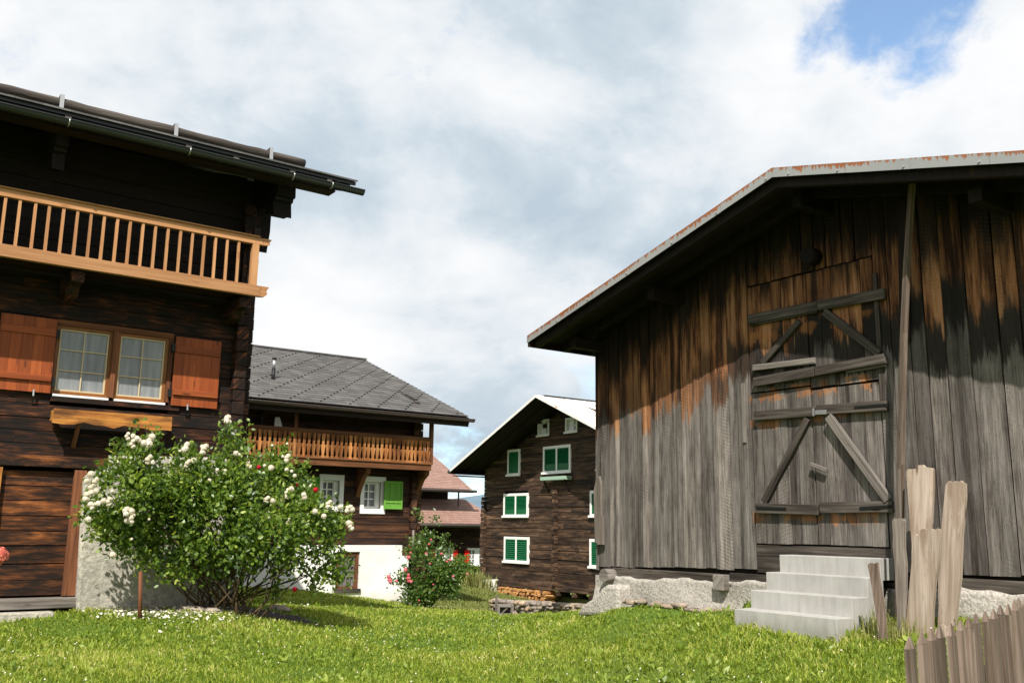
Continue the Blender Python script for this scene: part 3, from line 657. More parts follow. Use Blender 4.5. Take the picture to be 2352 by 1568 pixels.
plank(((2092, 1480), (2140, 1480), (2132, 1330), (2132, 1250), (2139, 1200), (2143, 1120), (2142.7, 1077), (2138, 1074), (2124, 1072), (2119, 1067), (2106, 1068), (2105, 1076), (2085, 1077), (2082, 1084), (2084, 1120), (2086, 1150), (2094, 1250)), .75, .45, .035, 'palewood', 'wide bleached plank with a notched top standing behind the shorter front plank')
plank(((2076, 1500), (2140, 1500), (2142, 1400), (2148, 1330), (2154, 1290), (2160, 1217), (2152, 1213), (2146, 1217), (2138, 1213), (2129, 1216), (2120, 1213), (2113, 1217), (2113, 1226), (2106, 1231), (2103, 1225), (2099, 1234), (2090, 1330), (2081, 1430)), .98, .86, .035, 'palewood', 'short wide pale plank with splintered top standing in front of the taller planks')
plank(((2150, 1500), (2186, 1500), (2196, 1400), (2205, 1330), (2209, 1230), (2213, 1190), (2217, 1140), (2216, 1110), (2210, 1108), (2206, 1103), (2200, 1107), (2192, 1104), (2186, 1108), (2178, 1104), (2172, 1113), (2169, 1140), (2165, 1185), (2160, 1230), (2158, 1300), (2154, 1330), (2156, 1390)), .80, .50, .04, 'palewood', 'tall narrow bleached plank with knots, rightmost of the standing planks')
plank(((2049, 1195), (2053, 1190), (2071, 1190), (2073, 1196), (2073, 1260), (2077, 1300), (2076, 1360), (2080, 1420), (2082, 1490), (2062, 1490), (2060, 1400), (2056, 1330), (2054, 1290), (2050, 1250), (2051, 1230)), .95, .88, .06, 'greywood', 'slim grey round edged post standing left of the pale planks', 'post', 'post')
plank(((1993, 1297), (1998, 1292), (2008, 1294), (2014, 1291), (2018, 1325), (2025, 1370), (2031, 1410), (2036, 1470), (2018, 1470), (2012, 1410), (2004, 1360), (1999, 1330)), 1.10, .98, .03, 'picket', 'narrow brown grey slat leaning against the side of the concrete steps', 'slat', 'slat')
plank(((2148, 1445), (2163, 1432), (2172, 1440), (2174, 1520), (2140, 1520)), 1.05, 1.0, .03, 'palewood', 'short broken stub of pale plank at the foot of the tall planks')
plank(((2061, 1077), (2066, 1077), (2068, 1190), (2062, 1200)), .6, .6, .02, 'greywood', 'very thin grey lath end standing just behind the round edged post', 'lath', 'lath')

# ------------------------------------------------------------------ picket fence at the right
P0 = gd(2090, 1462, 4.8); fa = radians(43); fd = Vector((sin(fa), cos(fa), 0)); fn = Vector((fd.y, -fd.x, 0))
fence = empty('picket_fence', (P0.x, P0.y, zg1(P0.x, P0.y)), pi/2-fa, 'low fence of pointed weathered grey pickets in front of the barn', 'fence')
inv = (Matrix.Translation(fence.location) @ Matrix.Rotation(pi/2-fa, 4, 'Z')).inverted()
tops = ((2090, 1462), (2116, 1451), (2138, 1445), (2162, 1437), (2183, 1431), (2203, 1424.6), (2222, 1417), (2239, 1409), (2260, 1404), (2277, 1399), (2294, 1389), (2311, 1387), (2327, 1378), (2342, 1373))
pk = []
for px, py in tops:
    d = ray(px, py); t = (P0-CAM).dot(fn)/d.dot(fn); Q = CAM+d*t; pk.append(inv @ Q)
sp_ = (pk[-1].x-pk[0].x)/13
for k in range(1, 14): pk.append(Vector((pk[13].x+sp_*k*1.0, 0, pk[13].z+.012*k)))
for k, q in enumerate(pk):
    b = MB(); wd = random.uniform(.029, .038); lean = random.uniform(-.012, .012); th = .026; zt = q.z; yj = random.uniform(-.008, .008)
    x = q.x; n0 = -.28
    pr = [(x-wd+lean*.0, n0), (x+wd, n0), (x+wd+lean, zt-.07), (x+wd*.25+lean, zt), (x-wd*.25+lean, zt+.004), (x-wd+lean, zt-.06)]
    x2 = x+lean; h2 = zt-random.uniform(.045, .06); T_ = [(x-wd, -th/2+yj, n0), (x+wd, -th/2+yj, n0), (x-wd, th/2+yj, n0), (x+wd, th/2+yj, n0), (x2-wd, -th/2+yj, h2), (x2+wd, -th/2+yj, h2), (x2-wd, th/2+yj, h2), (x2+wd, th/2+yj, h2)]
    rr_ = random.random(); b.hexa(T_, (0, 0, 1), rr_); b.hexa([tuple(Vector(v)+Vector((0, 0, .001))) for v in T_[4:]]+[(x2-wd*.22, yj-.003, zt), (x2+wd*.18, yj-.003, zt+.003), (x2-wd*.22, yj+.003, zt), (x2+wd*.18, yj+.003, zt+.003)], (0, 0, 1), min(1, rr_+.25)); b.build('picket', M['picket'], fence)
for zz in (.25, .72):
    b = MB(); b.bar((pk[0].x-.05, .045, pk[0].z-1.08+zz), (pk[-1].x, .045, pk[-1].z-1.08+zz), .06, .04); b.build('rail', M['picket'], fence)
"""fence ends"""
# ================================================================== CHALET (left)
ch = fempty('wooden_chalet', FH, 'blackened timber chalet at the left with a pale larch balcony and orange brown shutters', 'house')
def A(fr, px, py, off=0):
    x, z = fr.at(px, py, off); return x, z
HX0 = -10.0
HD = 6.0
def logwall(b, x0, x1, y0, y1, z0, z1, h=.2, holes=(), jit=.012):
    """rows of squared logs, cut round window and door holes (x0,x1,z0,z1)"""
    z = z0
    while z < z1-.02:
        hh = h*random.uniform(.85, 1.15); zt = min(z+hh, z1)
        if z1-zt < .06: zt = z1
        segs = [(x0, x1)]
        for (a, c, e, f) in holes:
            if zt > e+.01 and z < f-.01:
                ns = []
                for s in segs:
                    if a <= s[0] and c >= s[1]: continue
                    if c <= s[0] or a >= s[1]: ns.append(s); continue
                    if a > s[0]: ns.append((s[0], a))
                    if c < s[1]: ns.append((c, s[1]))
                segs = ns
        dy = random.uniform(-jit, jit); r = random.random()
        for s in segs:
            # split long logs so that colour changes along the wall
            x = s[0]
            while x < s[1]-.01:
                xe = min(x+random.uniform(1.5, 4.5), s[1]);  xe = s[1] if s[1]-xe < .5 else xe
                b.bx(x, xe, y0+dy, y1, z+.005, zt-.004, 'x', r=min(1, max(0, r+random.uniform(-.1, .1)))); x = xe
        z = zt
# windows
w1 = [A(FH, *p) for p in ((140.4, 752.6), (252.8, 766), (241.8, 904), (127, 898))]
w2 = [A(FH, *p) for p in ((279.7, 772), (381, 783), (372.5, 916), (267.5, 907.7))]
W1 = (-2.70, -1.99); W2 = (-1.80, -1.10); WZ = (3.39, 4.28)
W1 = ((w1[0][0]+w1[3][0])/2, (w1[1][0]+w1[2][0])/2); W2 = ((w2[0][0]+w2[3][0])/2, (w2[1][0]+w2[2][0])/2)
WZ = ((w1[2][1]+w1[3][1]+w2[2][1]+w2[3][1])/4, (w1[0][1]+w1[1][1]+w2[0][1]+w2[1][1])/4)
fx0, fx1 = W1[0]-.05, W2[1]+.11
DR = (-3.9, -2.30, .58, 2.30)
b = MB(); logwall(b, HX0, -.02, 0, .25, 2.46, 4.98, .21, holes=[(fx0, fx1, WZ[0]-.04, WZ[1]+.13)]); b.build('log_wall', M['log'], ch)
b = MB(); logwall(b, HX0, -.02, 0, .25, 4.98, 7.16, .21); b.build('upper_log_wall', M['dark'], ch)  # rows above the balcony floor use a darker, near-black wood than those below
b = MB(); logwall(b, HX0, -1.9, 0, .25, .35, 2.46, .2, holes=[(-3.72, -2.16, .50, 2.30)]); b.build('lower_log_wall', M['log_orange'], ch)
b = MB(); b.bx(-9.9, -.1, .26, .3, .1, 7.2); b.bx(-.28, -.03, .3, HD, .1, 6.6); b.bx(HX0, HX0+.25, .3, HD, .1, 6.6); b.bx(HX0+.3, -.3, HD-.2, HD, .1, 6.6); b.prism([(.3, 6.61), (.3, 7.3), (2.0, 7.9), (5.95, 6.62), (5.95, 6.61)], -.27, -.04, mp=lambda a, c, d: (d, a, c)); b.build('inner_wall', M['dark'], ch)
# corner log ends
b = MB(); z = .95
while z < 6.6:
    h = random.uniform(.17, .23); x = random.uniform(-.02, .03)
    b.bx(-.19+x*.3, .0, -.16+x*.5, .3, z+.003, z+h-.003, 'y', j=.006)
    z += h
b.build('corner_log_end', M['log'], ch, bevel=.012)
b = MB(); z = 2.5
while z < 6.6:
    h = random.uniform(.17, .23); b.bx(-.02, .13+random.uniform(-.012, .012), .0, .2, z+.003, z+h-.003, 'x', j=.006); z += h
b.build('corner_log_end', M['log'], ch, bevel=.012)
# window unit
def window(fr_obj, x0, x1, z0, z1, y, fm, mm, gm, nx=2, nz=3, fw=.05, mw=.016, gl='pane', depth=.05):
    b = MB(); b.bx(x0-fw, x0, y, y+depth, z0-fw, z1+fw, 'z'); b.bx(x1, x1+fw, y, y+depth, z0-fw, z1+fw, 'z'); b.bx(x0, x1, y+.002, y+depth, z1, z1+fw); b.bx(x0, x1, y+.002, y+depth, z0-fw, z0)
    o = b.build('window', fm, fr_obj, bevel=.003)
    MB().bx(x0, x1, y+depth*.75, y+depth*.9, z0, z1).build(gl, gm, o)
    b = MB(); s = .022
    b.bx(x0, x0+s, y+depth*.3, y+depth*.74, z0, z1, 'z'); b.bx(x1-s, x1, y+depth*.3, y+depth*.74, z0, z1, 'z'); b.bx(x0+s, x1-s, y+depth*.3, y+depth*.74, z0, z0+s); b.bx(x0+s, x1-s, y+depth*.3, y+depth*.74, z1-s, z1)
    for i in range(1, nx): xx = x0+(x1-x0)*i/nx; b.bx(xx-mw/2, xx+mw/2, y+depth*.3, y+depth*.73, z0+s, z1-s, 'z')
    for i in range(1, nz): zz = z0+(z1-z0)*i/nz; b.bx(x0+s, x1-s, y+depth*.32, y+depth*.735, zz-mw/2, zz+mw/2)
    b.build('sash', mm, o); return o
for (a, c) in (W1, W2):
    wo = window(ch, a, c, WZ[0], WZ[1], .03, M['frame'], M['muntin'], M['curtain'])
    b = MB(); b.bx(a-.03, c+.05, -.03, .04, WZ[0]-.085, WZ[0]-.055); b.build('sill_flashing', M['white'], wo)
b = MB(); b.bx(fx0, fx1, .0, .1, WZ[1]+.05, WZ[1]+.13); b.bx(W1[1]+.05, W2[0]-.05, -.02, .1, WZ[0]-.04, WZ[1]+.05, 'z'); b.bx(W2[1]+.05, W2[1]+.11, -.0, .1, WZ[0]-.04, WZ[1]+.05, 'z'); b.build('window_surround', M['doorpost'], ch)
b = MB(); b.bx(fx0, fx1+.15, -.04, .1, WZ[0]-.16, WZ[0]-.09); b.build('window_beam', M['log'], ch)
# shutters
def shutter(x0, x1, z0, z1, n=5):
    b = MB(); xs = np.linspace(x0, x1, n+1)
    for i in range(n): b.bx(xs[i]+.0015, xs[i+1]-.0015, -.065, -.04, z0, z1, 'z')
    o = b.build('shutter', M['shutter'], ch)
    for zz, h, th in ((z0+.20, .085, .035), (z1-.20, .10, .02)):
        MB().bx(x0+.01, x1-.01, -.066-th, -.066, zz-h/2, zz+h/2).build('batten', M['shutter'], o, bevel=.005)
    xm_ = x0+(x1-x0)*.35 if x0 > -2 else x1-(x1-x0)*.3
    b = MB(); b.bar((xm_, -.075, z0+.03), (xm_, -.085, z0-.06), .02, .015); b.build('catch', M['steel'], o); b = MB(); b.bar((xm_, -.06, z0-.06), (xm_+.01, -.02, z0-.16), .02, .012); b.build('catch_arm', M['iron'], o)
    return o
sl_ = A(FH, 124, 820, .06)[0]; sr0, sr1 = A(FH, 398.5, 850, .06)[0], A(FH, 503.5, 860, .06)[0]
so1 = shutter(sl_-.72, sl_, A(FH, 116, 902.8, .06)[1], A(FH, 131.9, 734, .06)[1]); so2 = shutter(sr0, sr1, A(FH, 392, 928.5, .06)[1]-.01, A(FH, 405.5, 772, .06)[1])
for zz in (WZ[0]+.10, WZ[1]-.10):
    for xx, oo in ((sl_+.02, so1), (sr0-.03, so2)):
        MB().bx(xx-.02, xx+.03, -.07, -.02, zz-.06, zz+.06).build('hinge', M['iron'], oo)
# flower box
fb0 = A(FH, 124.6, 937, .3); fb1 = A(FH, 396, 957.8, .3)
b = MB(); pz = [(fb0[0], fb0[1]), (fb0[0]-.01, fb0[1]-.20)]
for i in range(1, 12): t = i/12; pz.append((fb0[0]+(fb1[0]-fb0[0])*t, fb0[1]-.195-.022*sin(t*17)-.012*sin(t*41)))
pz += [(fb1[0], fb1[1]-.2), (fb1[0], fb1[1])]
b.prism(pz, -.30, -.27, g=(1, 0, 0)); b.bx(fb0[0], fb1[0], -.27, -.06, fb0[1]-.16, fb0[1]-.13); b.bx(fb0[0]+.01, fb0[0]+.03, -.27, -.03, fb0[1]-.13, fb0[1]-.01, 'y'); b.bx(fb1[0]-.03, fb1[0]-.01, -.27, -.03, fb0[1]-.13, fb0[1]-.01, 'y')
fbx = b.build('flower_box', M['box'], ch)
for xx in (fb0[0]+.35, fb1[0]-.4): MB().bar((xx, -.24, fb0[1]-.17), (xx, .0, fb0[1]-.5), .05, .05, (1, 0, 0)).build('bracket', M['doorpost'], fbx)
# ledge beam, door
b = MB(); b.bx(HX0, -1.6, -.07, .0, 2.33, 2.49); b.bx(-1.6, .0, -.05, .0, 2.47, 2.6); b.build('ledge_beam', M['log_orange'], ch, bevel=.01)
b = MB(); z = .60
for h in (.20, .22, .24, .20, .21, .20, .20, .23):
    zt = min(z+h, 2.28); b.bx(-3.75, -2.24, .02+random.uniform(-.012, .012), .08, z+.006, zt-.006, j=.006); z = zt
b.build('plank_door', M['log_orange'], ch)
dp = [FH.at(*p, .06) for p in ((172, 1090), (199, 1092), (175, 1371), (143, 1370))]
b = MB(); b.prism([(dp[0][0], 2.31), (dp[1][0], 2.31), (dp[2][0], .585), (dp[3][0], .585)], -.05, .06); b.build('door_post', M['doorpost'], ch)
dp = [FH.at(*p, .06) for p in ((0, 1082), (6, 1082), (2, 1180), (-8, 1180))]
b = MB(); b.prism([(dp[0][0]-.2, 2.31), (dp[1][0], 2.31), (dp[2][0]-.05, .585), (dp[2][0]-.25, .585)], -.05, .06); b.build('door_post', M['box'], ch)
b = MB(); b.bx(-9, FH.at(176, 1380, .1)[0], -.12, .1, .43, .57, j=.004); b.build('door_sill', M['barl'], ch, bevel=.01)
b = MB(); b.bx(-9, FH.at(126, 1400, .35)[0], -.38, -.1, .1, .40, j=.01); b.build('door_step', M['oldplaster'], ch, bevel=.02)
# masonry corner
pc = [FH.at(*p, .16) for p in ((194, 1097), (210, 1083), (250, 1078), (251, 1060), (256, 1048), (270, 1045), (498, 1050), (545, 1056), (540, 1410), (174, 1420))]
b = MB(); b.prism(pc, -.16, .2, g=(1, 0, 0)); 
ob = b.build('masonry_corner', M['oldplaster'], ch, bevel=.04)
b = MB(); b.bx(-.45, -.03, -.0, 3.5, .0, 2.45, 'y'); b.build('masonry_side', M['oldplaster'], ch)
# balcony
BO = .84
bt = (FH.at(0, 597, BO)[1]+FH.at(600, 682, BO)[1])/2+.02; rt_ = (FH.at(0, 432, BO)[1]+FH.at(600, 548, BO)[1])/2
XE = FH.at(583, 600, BO)[0]
b = MB(); b.bx(HX0, XE+.12, -BO-.03, -BO+.05, rt_-.11, rt_); b.bx(HX0, XE+.06, -BO-.06, -BO+.07, rt_, rt_+.022); bal = b.build('balcony', M['larch'], ch, bevel=.006)
bal.name = 'top_rail'
balc = bal
b = MB(); b.bx(HX0, XE+.12, -BO-.04, -BO+.04, bt, bt+.17); b.build('floor_beam', M['larch'], ch, bevel=.006)
for (zz, hh) in ((bt, .17), (rt_-.11, .11)):
    b = MB(); b.prism([(XE+.121, zz+hh), (XE+.26, zz+hh), (XE+.22, zz+hh*.6), (XE+.235, zz+hh*.3), (XE+.19, zz+.01), (XE+.121, zz)], -BO-.032, -BO+.03, g=(1, 0, 0)); b.build('beam_scroll', M['larch'], ch)
ux = [FH.at(px*.3662, 172.3+.3662*py, BO)[0] for px, py in ((40, 740), (130, 765), (228, 785), (313, 805), (403, 820), (490, 840), (575, 855), (657, 870), (740, 890), (820, 905), (900, 918), (978, 935), (1057, 950), (1135, 963), (1210, 980), (1285, 995), (1355, 1010), (1428, 1020), (1500, 1040))]
d_ = (ux[-1]-ux[0])/(len(ux)-1)
for k in range(1, 30): ux.append(ux[0]-d_*k)
for x in ux:
    b = MB(); b.bx(x-.019, x+.019, -BO-.015, -BO+.02, bt+.17, rt_-.11, 'z', j=.002); b.build('baluster', M['larch'], ch)
b = MB(); b.bx(XE-.04, XE+.06, -BO-.035, -BO+.06, bt+.17, rt_-.11, 'z'); b.build('corner_post', M['larch'], ch)
b = MB(); b.bx(XE-.02, XE+.05, -BO+.08, -.05, rt_-.10, rt_-.02, 'y'); b.bx(XE-.02, XE+.05, -BO+.08, -.05, bt+.04, bt+.16, 'y')
for k in range(3): b.bx(XE-.0, XE+.03, -.58+k*.2, -.54+k*.2, bt+.16, rt_-.1, 'z')
b.build('side_railing', M['dark2'], ch)
b = MB()
for k in range(4): b.bx(HX0, XE, -BO+.05+k*.18, -BO+.05+k*.18+.172, bt+.06, bt+.10)
b.build('balcony_floor', M['dark2'], ch)
cx0 = FH.at(575, 705, .8)
for xx in (XE-.06, FH.at(185, 635, .9)[0], FH.at(185, 635, .9)[0]-2.6):
    b = MB(); b.bx(xx-.09, xx+.09, -BO+.07, .0, bt-.17, bt-.005, 'y', j=.01); b.prism([(-.55, bt-.17), (-.45, bt-.30), (0, bt-.34), (0, bt-.17)], xx-.08, xx+.08, mp=lambda a, c, d: (d, a, c), g=(0, 1, 0)); b.build('cantilever_beam', M['log'], ch, bevel=.01)
b = MB(); b.bx(XE-.15, XE+.06, -.32, -.22, bt-.9, bt-.2, 'z'); b.build('corner_post_lower', M['log'], ch) if False else None
# roof
EO = 1.34; EZ = (FH.at(0, 215, EO)[1]+FH.at(815, 402, EO)[1])/2-.05; SL = .345; VX = FH.at(815, 402, EO)[0]
def hz(y): return EZ+(y+EO)*SL
def rslab(b, x0, x1, ya, yb, t0, t1):
    P = []
    for i in range(8):
        y = yb if i & 2 else ya; P.append((x1 if i & 1 else x0, y, hz(y)-(t0 if i & 4 else t1)))
    b.hexa(P, (0, 1, 0))
b = MB(); yk = -EO-.08; k = 0
while yk < 1.9:
    P = []
    for i in range(8):
        y = min(yk+.36, 2.0) if i & 2 else yk; t = (.004 if i & 4 else .03)-(.018 if not i & 2 else 0)
        P.append((VX+.02 if i & 1 else HX0-1, y, hz(y)-t))
    b.hexa(P, (1, 0, 0), random.random()); yk += .33
roofh = b.build('roof', M['slate'], ch)
b = MB(); rslab(b, HX0-1, VX, -EO, 1.9, .05, .085); b.build('roof_boarding', M['dark'], roofh)
def back(b, t0, t1, x0, x1):
    P = []
    for i in range(8):
        y = 6.6 if i & 2 else 2.0; P.append((x1 if i & 1 else x0, y, hz(2.0)-(y-2.0)*SL-(t0 if i & 4 else t1)))
    b.hexa(P, (0, 1, 0))
b = MB(); back(b, .0, .08, HX0-1, VX); b.build('rear_roof', M['slate'], roofh)
for k, xx in enumerate(np.arange(VX-.12, HX0, -.9)):
    b = MB(); rslab(b, xx-.06, xx+.06, -EO+.03, 1.8, .09, .21); b.build('rafter', M['dark2'], roofh)
b = MB(); b.bx(HX0-1, VX-.33, -EO-.0, -EO+.02, EZ-.24, EZ-.05); b.build('eave_mesh', M['dark'], roofh)
b = MB(); b.bx(HX0-1, VX+.01, -EO-.03, -EO+.0, EZ-.085, EZ-.035); b.build('eave_strip', M['metal'], roofh)
b = MB(); b.bx(HX0-1, VX-.30, -EO+.05, -EO+.30, EZ-.245, EZ-.225); b.build('soffit_board', M['dark2'], roofh)
for px in (157, 434, 543, 672, 757):
    x = FH.at(px, 265+.24*(px-157), EO+.02)[0]; b = MB(); b.bx(x-.04, x+.04, -EO-.035, -EO-.0, EZ-.19, EZ-.09, 'y'); b.build('rafter_end', M['barl'], roofh)
# gutter (half round)
def halfgutter(b, x0, x1, yc, zc, r, n=10):
    o = len(b.v)
    for ri, s in ((r, 0), (r-.008, 1)):
        for xx in (x0, x1):
            for i in range(n+1):
                a = pi+pi*i/n; b.v.append((xx, yc+ri*cos(a), zc+ri*sin(a)))
    N = n+1
    for i in range(n):
        b.face([o+i, o+N+i, o+N+i+1, o+i+1], [(0, 0)]*4, .5, True); b.face([o+2*N+i, o+2*N+i+1, o+3*N+i+1, o+3*N+i], [(0, 0)]*4, .5, True)
    for e in (0, 1):
        idx = [o+e*N+i for i in range(N)]
        if e == 0: idx.reverse()
        b.face(idx, [(0, 0)]*N, .5)
    b.tube([(x0, yc-r, zc), (x1, yc-r, zc)], .011, 6, r=.5)
GX = FH.at(835, 430, EO+.1)[0]
b = MB(); halfgutter(b, HX0-1, GX, -EO-.095, EZ-.185, .072); gut = b.build('gutter', M['metal'], ch)
for px in (157, 434, 672, 760):
    x = FH.at(px, 290+.245*(px-157), EO+.1)[0]; b = MB(); b.tube([(x, -EO-.095+.079*cos(pi+pi*i/8), EZ-.185+.079*sin(pi+pi*i/8)) for i in range(9)], .009, 5); b.build('gutter_hook', M['steel'], gut)
# snow log on the roof with its brackets
b = MB(); y = -EO+.42; zz = hz(y)+.10
pts = [(HX0-1+(FH.at(700, 357, EO-.42)[0]-HX0+1)*t, y, zz+.006*sin(t*40)) for t in np.linspace(0, 1, 60)]
b.tube(pts, [.072*random.uniform(.92, 1.1) for _ in pts], 10); sn = b.build('snow_log', M['bar'], ch)
for px in (142, 404, 622):
    x = FH.at(px, 228+.24*(px-142), EO-.38)[0]; b = MB(); b.bx(x-.028, x+.028, y-.085, y-.079, hz(y)-.02, zz+.10); b.bx(x-.028, x+.028, y-.085, y+.09, zz+.10, zz+.106); b.build('log_bracket', M['steel'], sn)
# ornate consoles carrying the eave
cons = [FH.side(px, py, .3) for px, py in ((575, 560), (580, 520), (590, 503), (606, 491), (625, 487), (650, 489), (652, 503), (661, 499), (669, 502), (669, 470), (673, 466), (674, 459), (679, 455), (680, 425))]
cons = [(max(-EO+.06, min(0.0, y)), z) for y, z in cons]
poly = [(0.1, cons[0][1]-.35)]+cons+[(cons[-1][0], hz(cons[-1][0])-.22), (.1, hz(.1)-.22)]
for x0 in (.14, -3.2, -6.4):
    b = MB(); b.prism(poly, (0.0 if x0 > 0 else x0), (.3 if x0 > 0 else x0+.16), mp=lambda a, c, d: (d, a, c), g=(0, 1, 0)); b.build('console', M['dark'], ch)
tw = FH.at(590, 530, .9)
b = MB(); b.bx(XE-.02, XE+.08, -BO+.0, -BO+.1, rt_+.02, rt_+.16, 'z'); b.build('post_head', M['dark2'], ch)

# ================================================================== FARMHOUSE (white base, second from the left)
fm = fempty('farmhouse', FM, 'dark log farmhouse with white plaster base, grey shingle roof and long baluster balcony', 'house')
MX0 = -14.0
PT = 1.07
b = MB()
mw1 = [FM.at(*p) for p in ((730, 1087.6), (789.5, 1091), (787.2, 1177), (733, 1171))]; mw2 = [FM.at(*p) for p in ((829.6, 1093), (885.3, 1095), (883, 1180), (825.2, 1178.6))]
def rect(q): return (q[0][0]+q[3][0])/2, (q[1][0]+q[2][0])/2, (q[2][1]+q[3][1])/2, (q[0][1]+q[1][1])/2
R1 = rect(mw1); R2 = rect(mw2)
hol = [(R1[0]+.06, R1[1]-.06, R1[2]+.06, R1[3]-.06), (R2[0]+.06, R2[1]-.06, R2[2]+.06, R2[3]-.06)]
logwall(b, MX0, 0, 0, .2, PT-.4, 5.2, .2, holes=hol, jit=.008); b.build('log_wall', M['mlog'], fm)
b = MB(); b.bx(MX0, -.05, .3, .34, -1, 5.2); b.bx(-.2, -.02, .2, 9.5, -1.2, 5.3); b.bx(MX0, -.2, 9.3, 9.5, -1.2, 5.3); b.bx(MX0, MX0+.2, .3, 9.3, -1.2, 5.3); b.prism([(.2, 5.1), (.2, 5.3), (5.9, 7.25), (9.45, 5.9), (9.45, 5.1)], -.2, -.02, mp=lambda a, c, d: (d, a, c)); b.build('inner_wall', M['dark'], fm)
b = MB(); z = PT-.3
while z < 5.0:
    h = random.uniform(.17, .22); x = random.uniform(-.02, .02); b.bx(-.32, -.14, -.16+x, .0, z+.01, z+h-.01, 'y', j=.006); b.bx(-.04, .10+x, .05, .22, z+.01, z+h-.01, j=.006); z += h
b.build('corner_log_end', M['mlog'], fm, bevel=.01)
px1 = FM.at(924, 1251, .25)[0]; px2 = FM.at(938.5, 1278, .25)[0]; zs1 = FM.at(924, 1277, .25)[1]; ztp = FM.at(830, 1251.5, .25)[1]
bwx = [FM.at(*p, .25) for p in ((779, 1266.5), (824.6, 1266.5), (826, 1360), (763.7, 1357))]
bw = rect(bwx)
b = MB(); Y0, Y1 = -.25, .0
b.prism([(MX0, -1.6), (bw[0], -1.6), (bw[0], ztp), (MX0, ztp)], Y0, Y1, g=(1, 0, 0)); b.prism([(bw[1], -1.6), (px2, -1.6), (px2, zs1), (px1, zs1+.02), (px1, ztp), (bw[1], ztp)], Y0, Y1, g=(1, 0, 0))
b.bx(bw[0], bw[1], Y0, Y1, bw[3], ztp); b.bx(bw[0], bw[1], Y0, Y1, -1.6, bw[2]); b.build('plaster_base', M['plaster'], fm)
wo = window(fm, bw[0]+.12, bw[1]-.12, bw[2]+.14, bw[3]-.12, -.20, M['doorpost'], M['barl'], M['curtain'], 4, 3, .10, .03, depth=.12)
MB().bx(bw[0]-.04, bw[1]+.04, -.30, -.2, bw[2]-.02, bw[2]+.08).build('sill', M['bar'], wo)
for R_ in (R1, R2):
    x0, x1, z0, z1 = R_; gx0, gx1, gz0, gz1 = x0+.13, x1-.25, z0+.22, z1-.20
    b = MB(); b.prism([(x0, z0), (x1, z0), (x1, z0+.14), (x0, z0+.14)], -.04, .06); b.bx(x0, x1, -.03, .06, z1-.15, z1); b.bx(x0, x0+.11, -.028, .06, z0+.14, z1-.15, 'z'); b.bx(x1-.12, x1, -.028, .06, z0+.14, z1-.15, 'z')
    b.hexa([(x0+.11, .05, z0+.14), (x0+.13, .16, z0+.18), (x0+.112, .06, z0+.14), (x0+.13, .17, z0+.18), (x0+.11, .05, z1-.15), (x0+.13, .16, z1-.18), (x0+.112, .06, z1-.15), (x0+.13, .17, z1-.18)], (0, 0, 1)) if False else None
    b.bx(x1-.25, x1-.12, .10, .18, z0+.14, z1-.15, 'z'); b.bx(x0+.11, x1-.25, .10, .18, z1-.20, z1-.15); b.bx(x0+.11, x1-.25, .10, .18, z0+.14, z0+.20)
    wd = b.build('window', M['white'], fm)
    MB().bx(x0+.09, x1-.2, .19, .21, z0+.1, z1-.1).build('curtained_pane', M['curtain'], wd)
    b = MB(); a0, a1, c0, c1 = x0+.11, x1-.25, z0+.20, z1-.20
    for t in (0, .5, 1): xx = a0+(a1-a0)*t; b.bx(xx-.018, xx+.018, .13, .17, c0, c1, 'z')
    for t in (0, 1/3, 2/3, 1): zz = c0+(c1-c0)*t; b.bx(a0, a1, .132, .168, zz-.016, zz+.016)
    b.build('sash', M['white'], wd)
def gshutter(q, mat, nm='shutter', slat=True, par=fm, fr=FM, off=.09):
    x0, x1, z0, z1 = q; b = MB()
    b.bx(x0, x1, -off-.02, -off, z0, z1, 'z'); f = .055
    for a in ((x0, x0+f, z0, z1, 'z'), (x1-f, x1, z0, z1, 'z'), (x0+f, x1-f, z1-f, z1, 'x'), (x0+f, x1-f, z0, z0+f, 'x'), (x0+f, x1-f, z0+(z1-z0)*.22, z0+(z1-z0)*.22+f, 'x')):
        b.bx(a[0], a[1], -off-.04, -off-.021, a[2], a[3], a[4])
    n = 3
    for i in range(1, n): xx = x0+(x1-x0)*i/n; b.bx(xx-.012, xx+.012, -off-.033, -off-.021, z0+f, z1-f, 'z')
    return b.build(nm, M[mat], par)
q = [FM.at(*p, .09) for p in ((881, 1104), (924.3, 1105.4), (922.8, 1169), (882.4, 1168.4))]; gshutter(rect(q), 'greenL')
q = [FM.at(*p, .09) for p in ((700, 1093), (733, 1096), (733, 1163), (700, 1160))]; gshutter(rect(q), 'greenL')
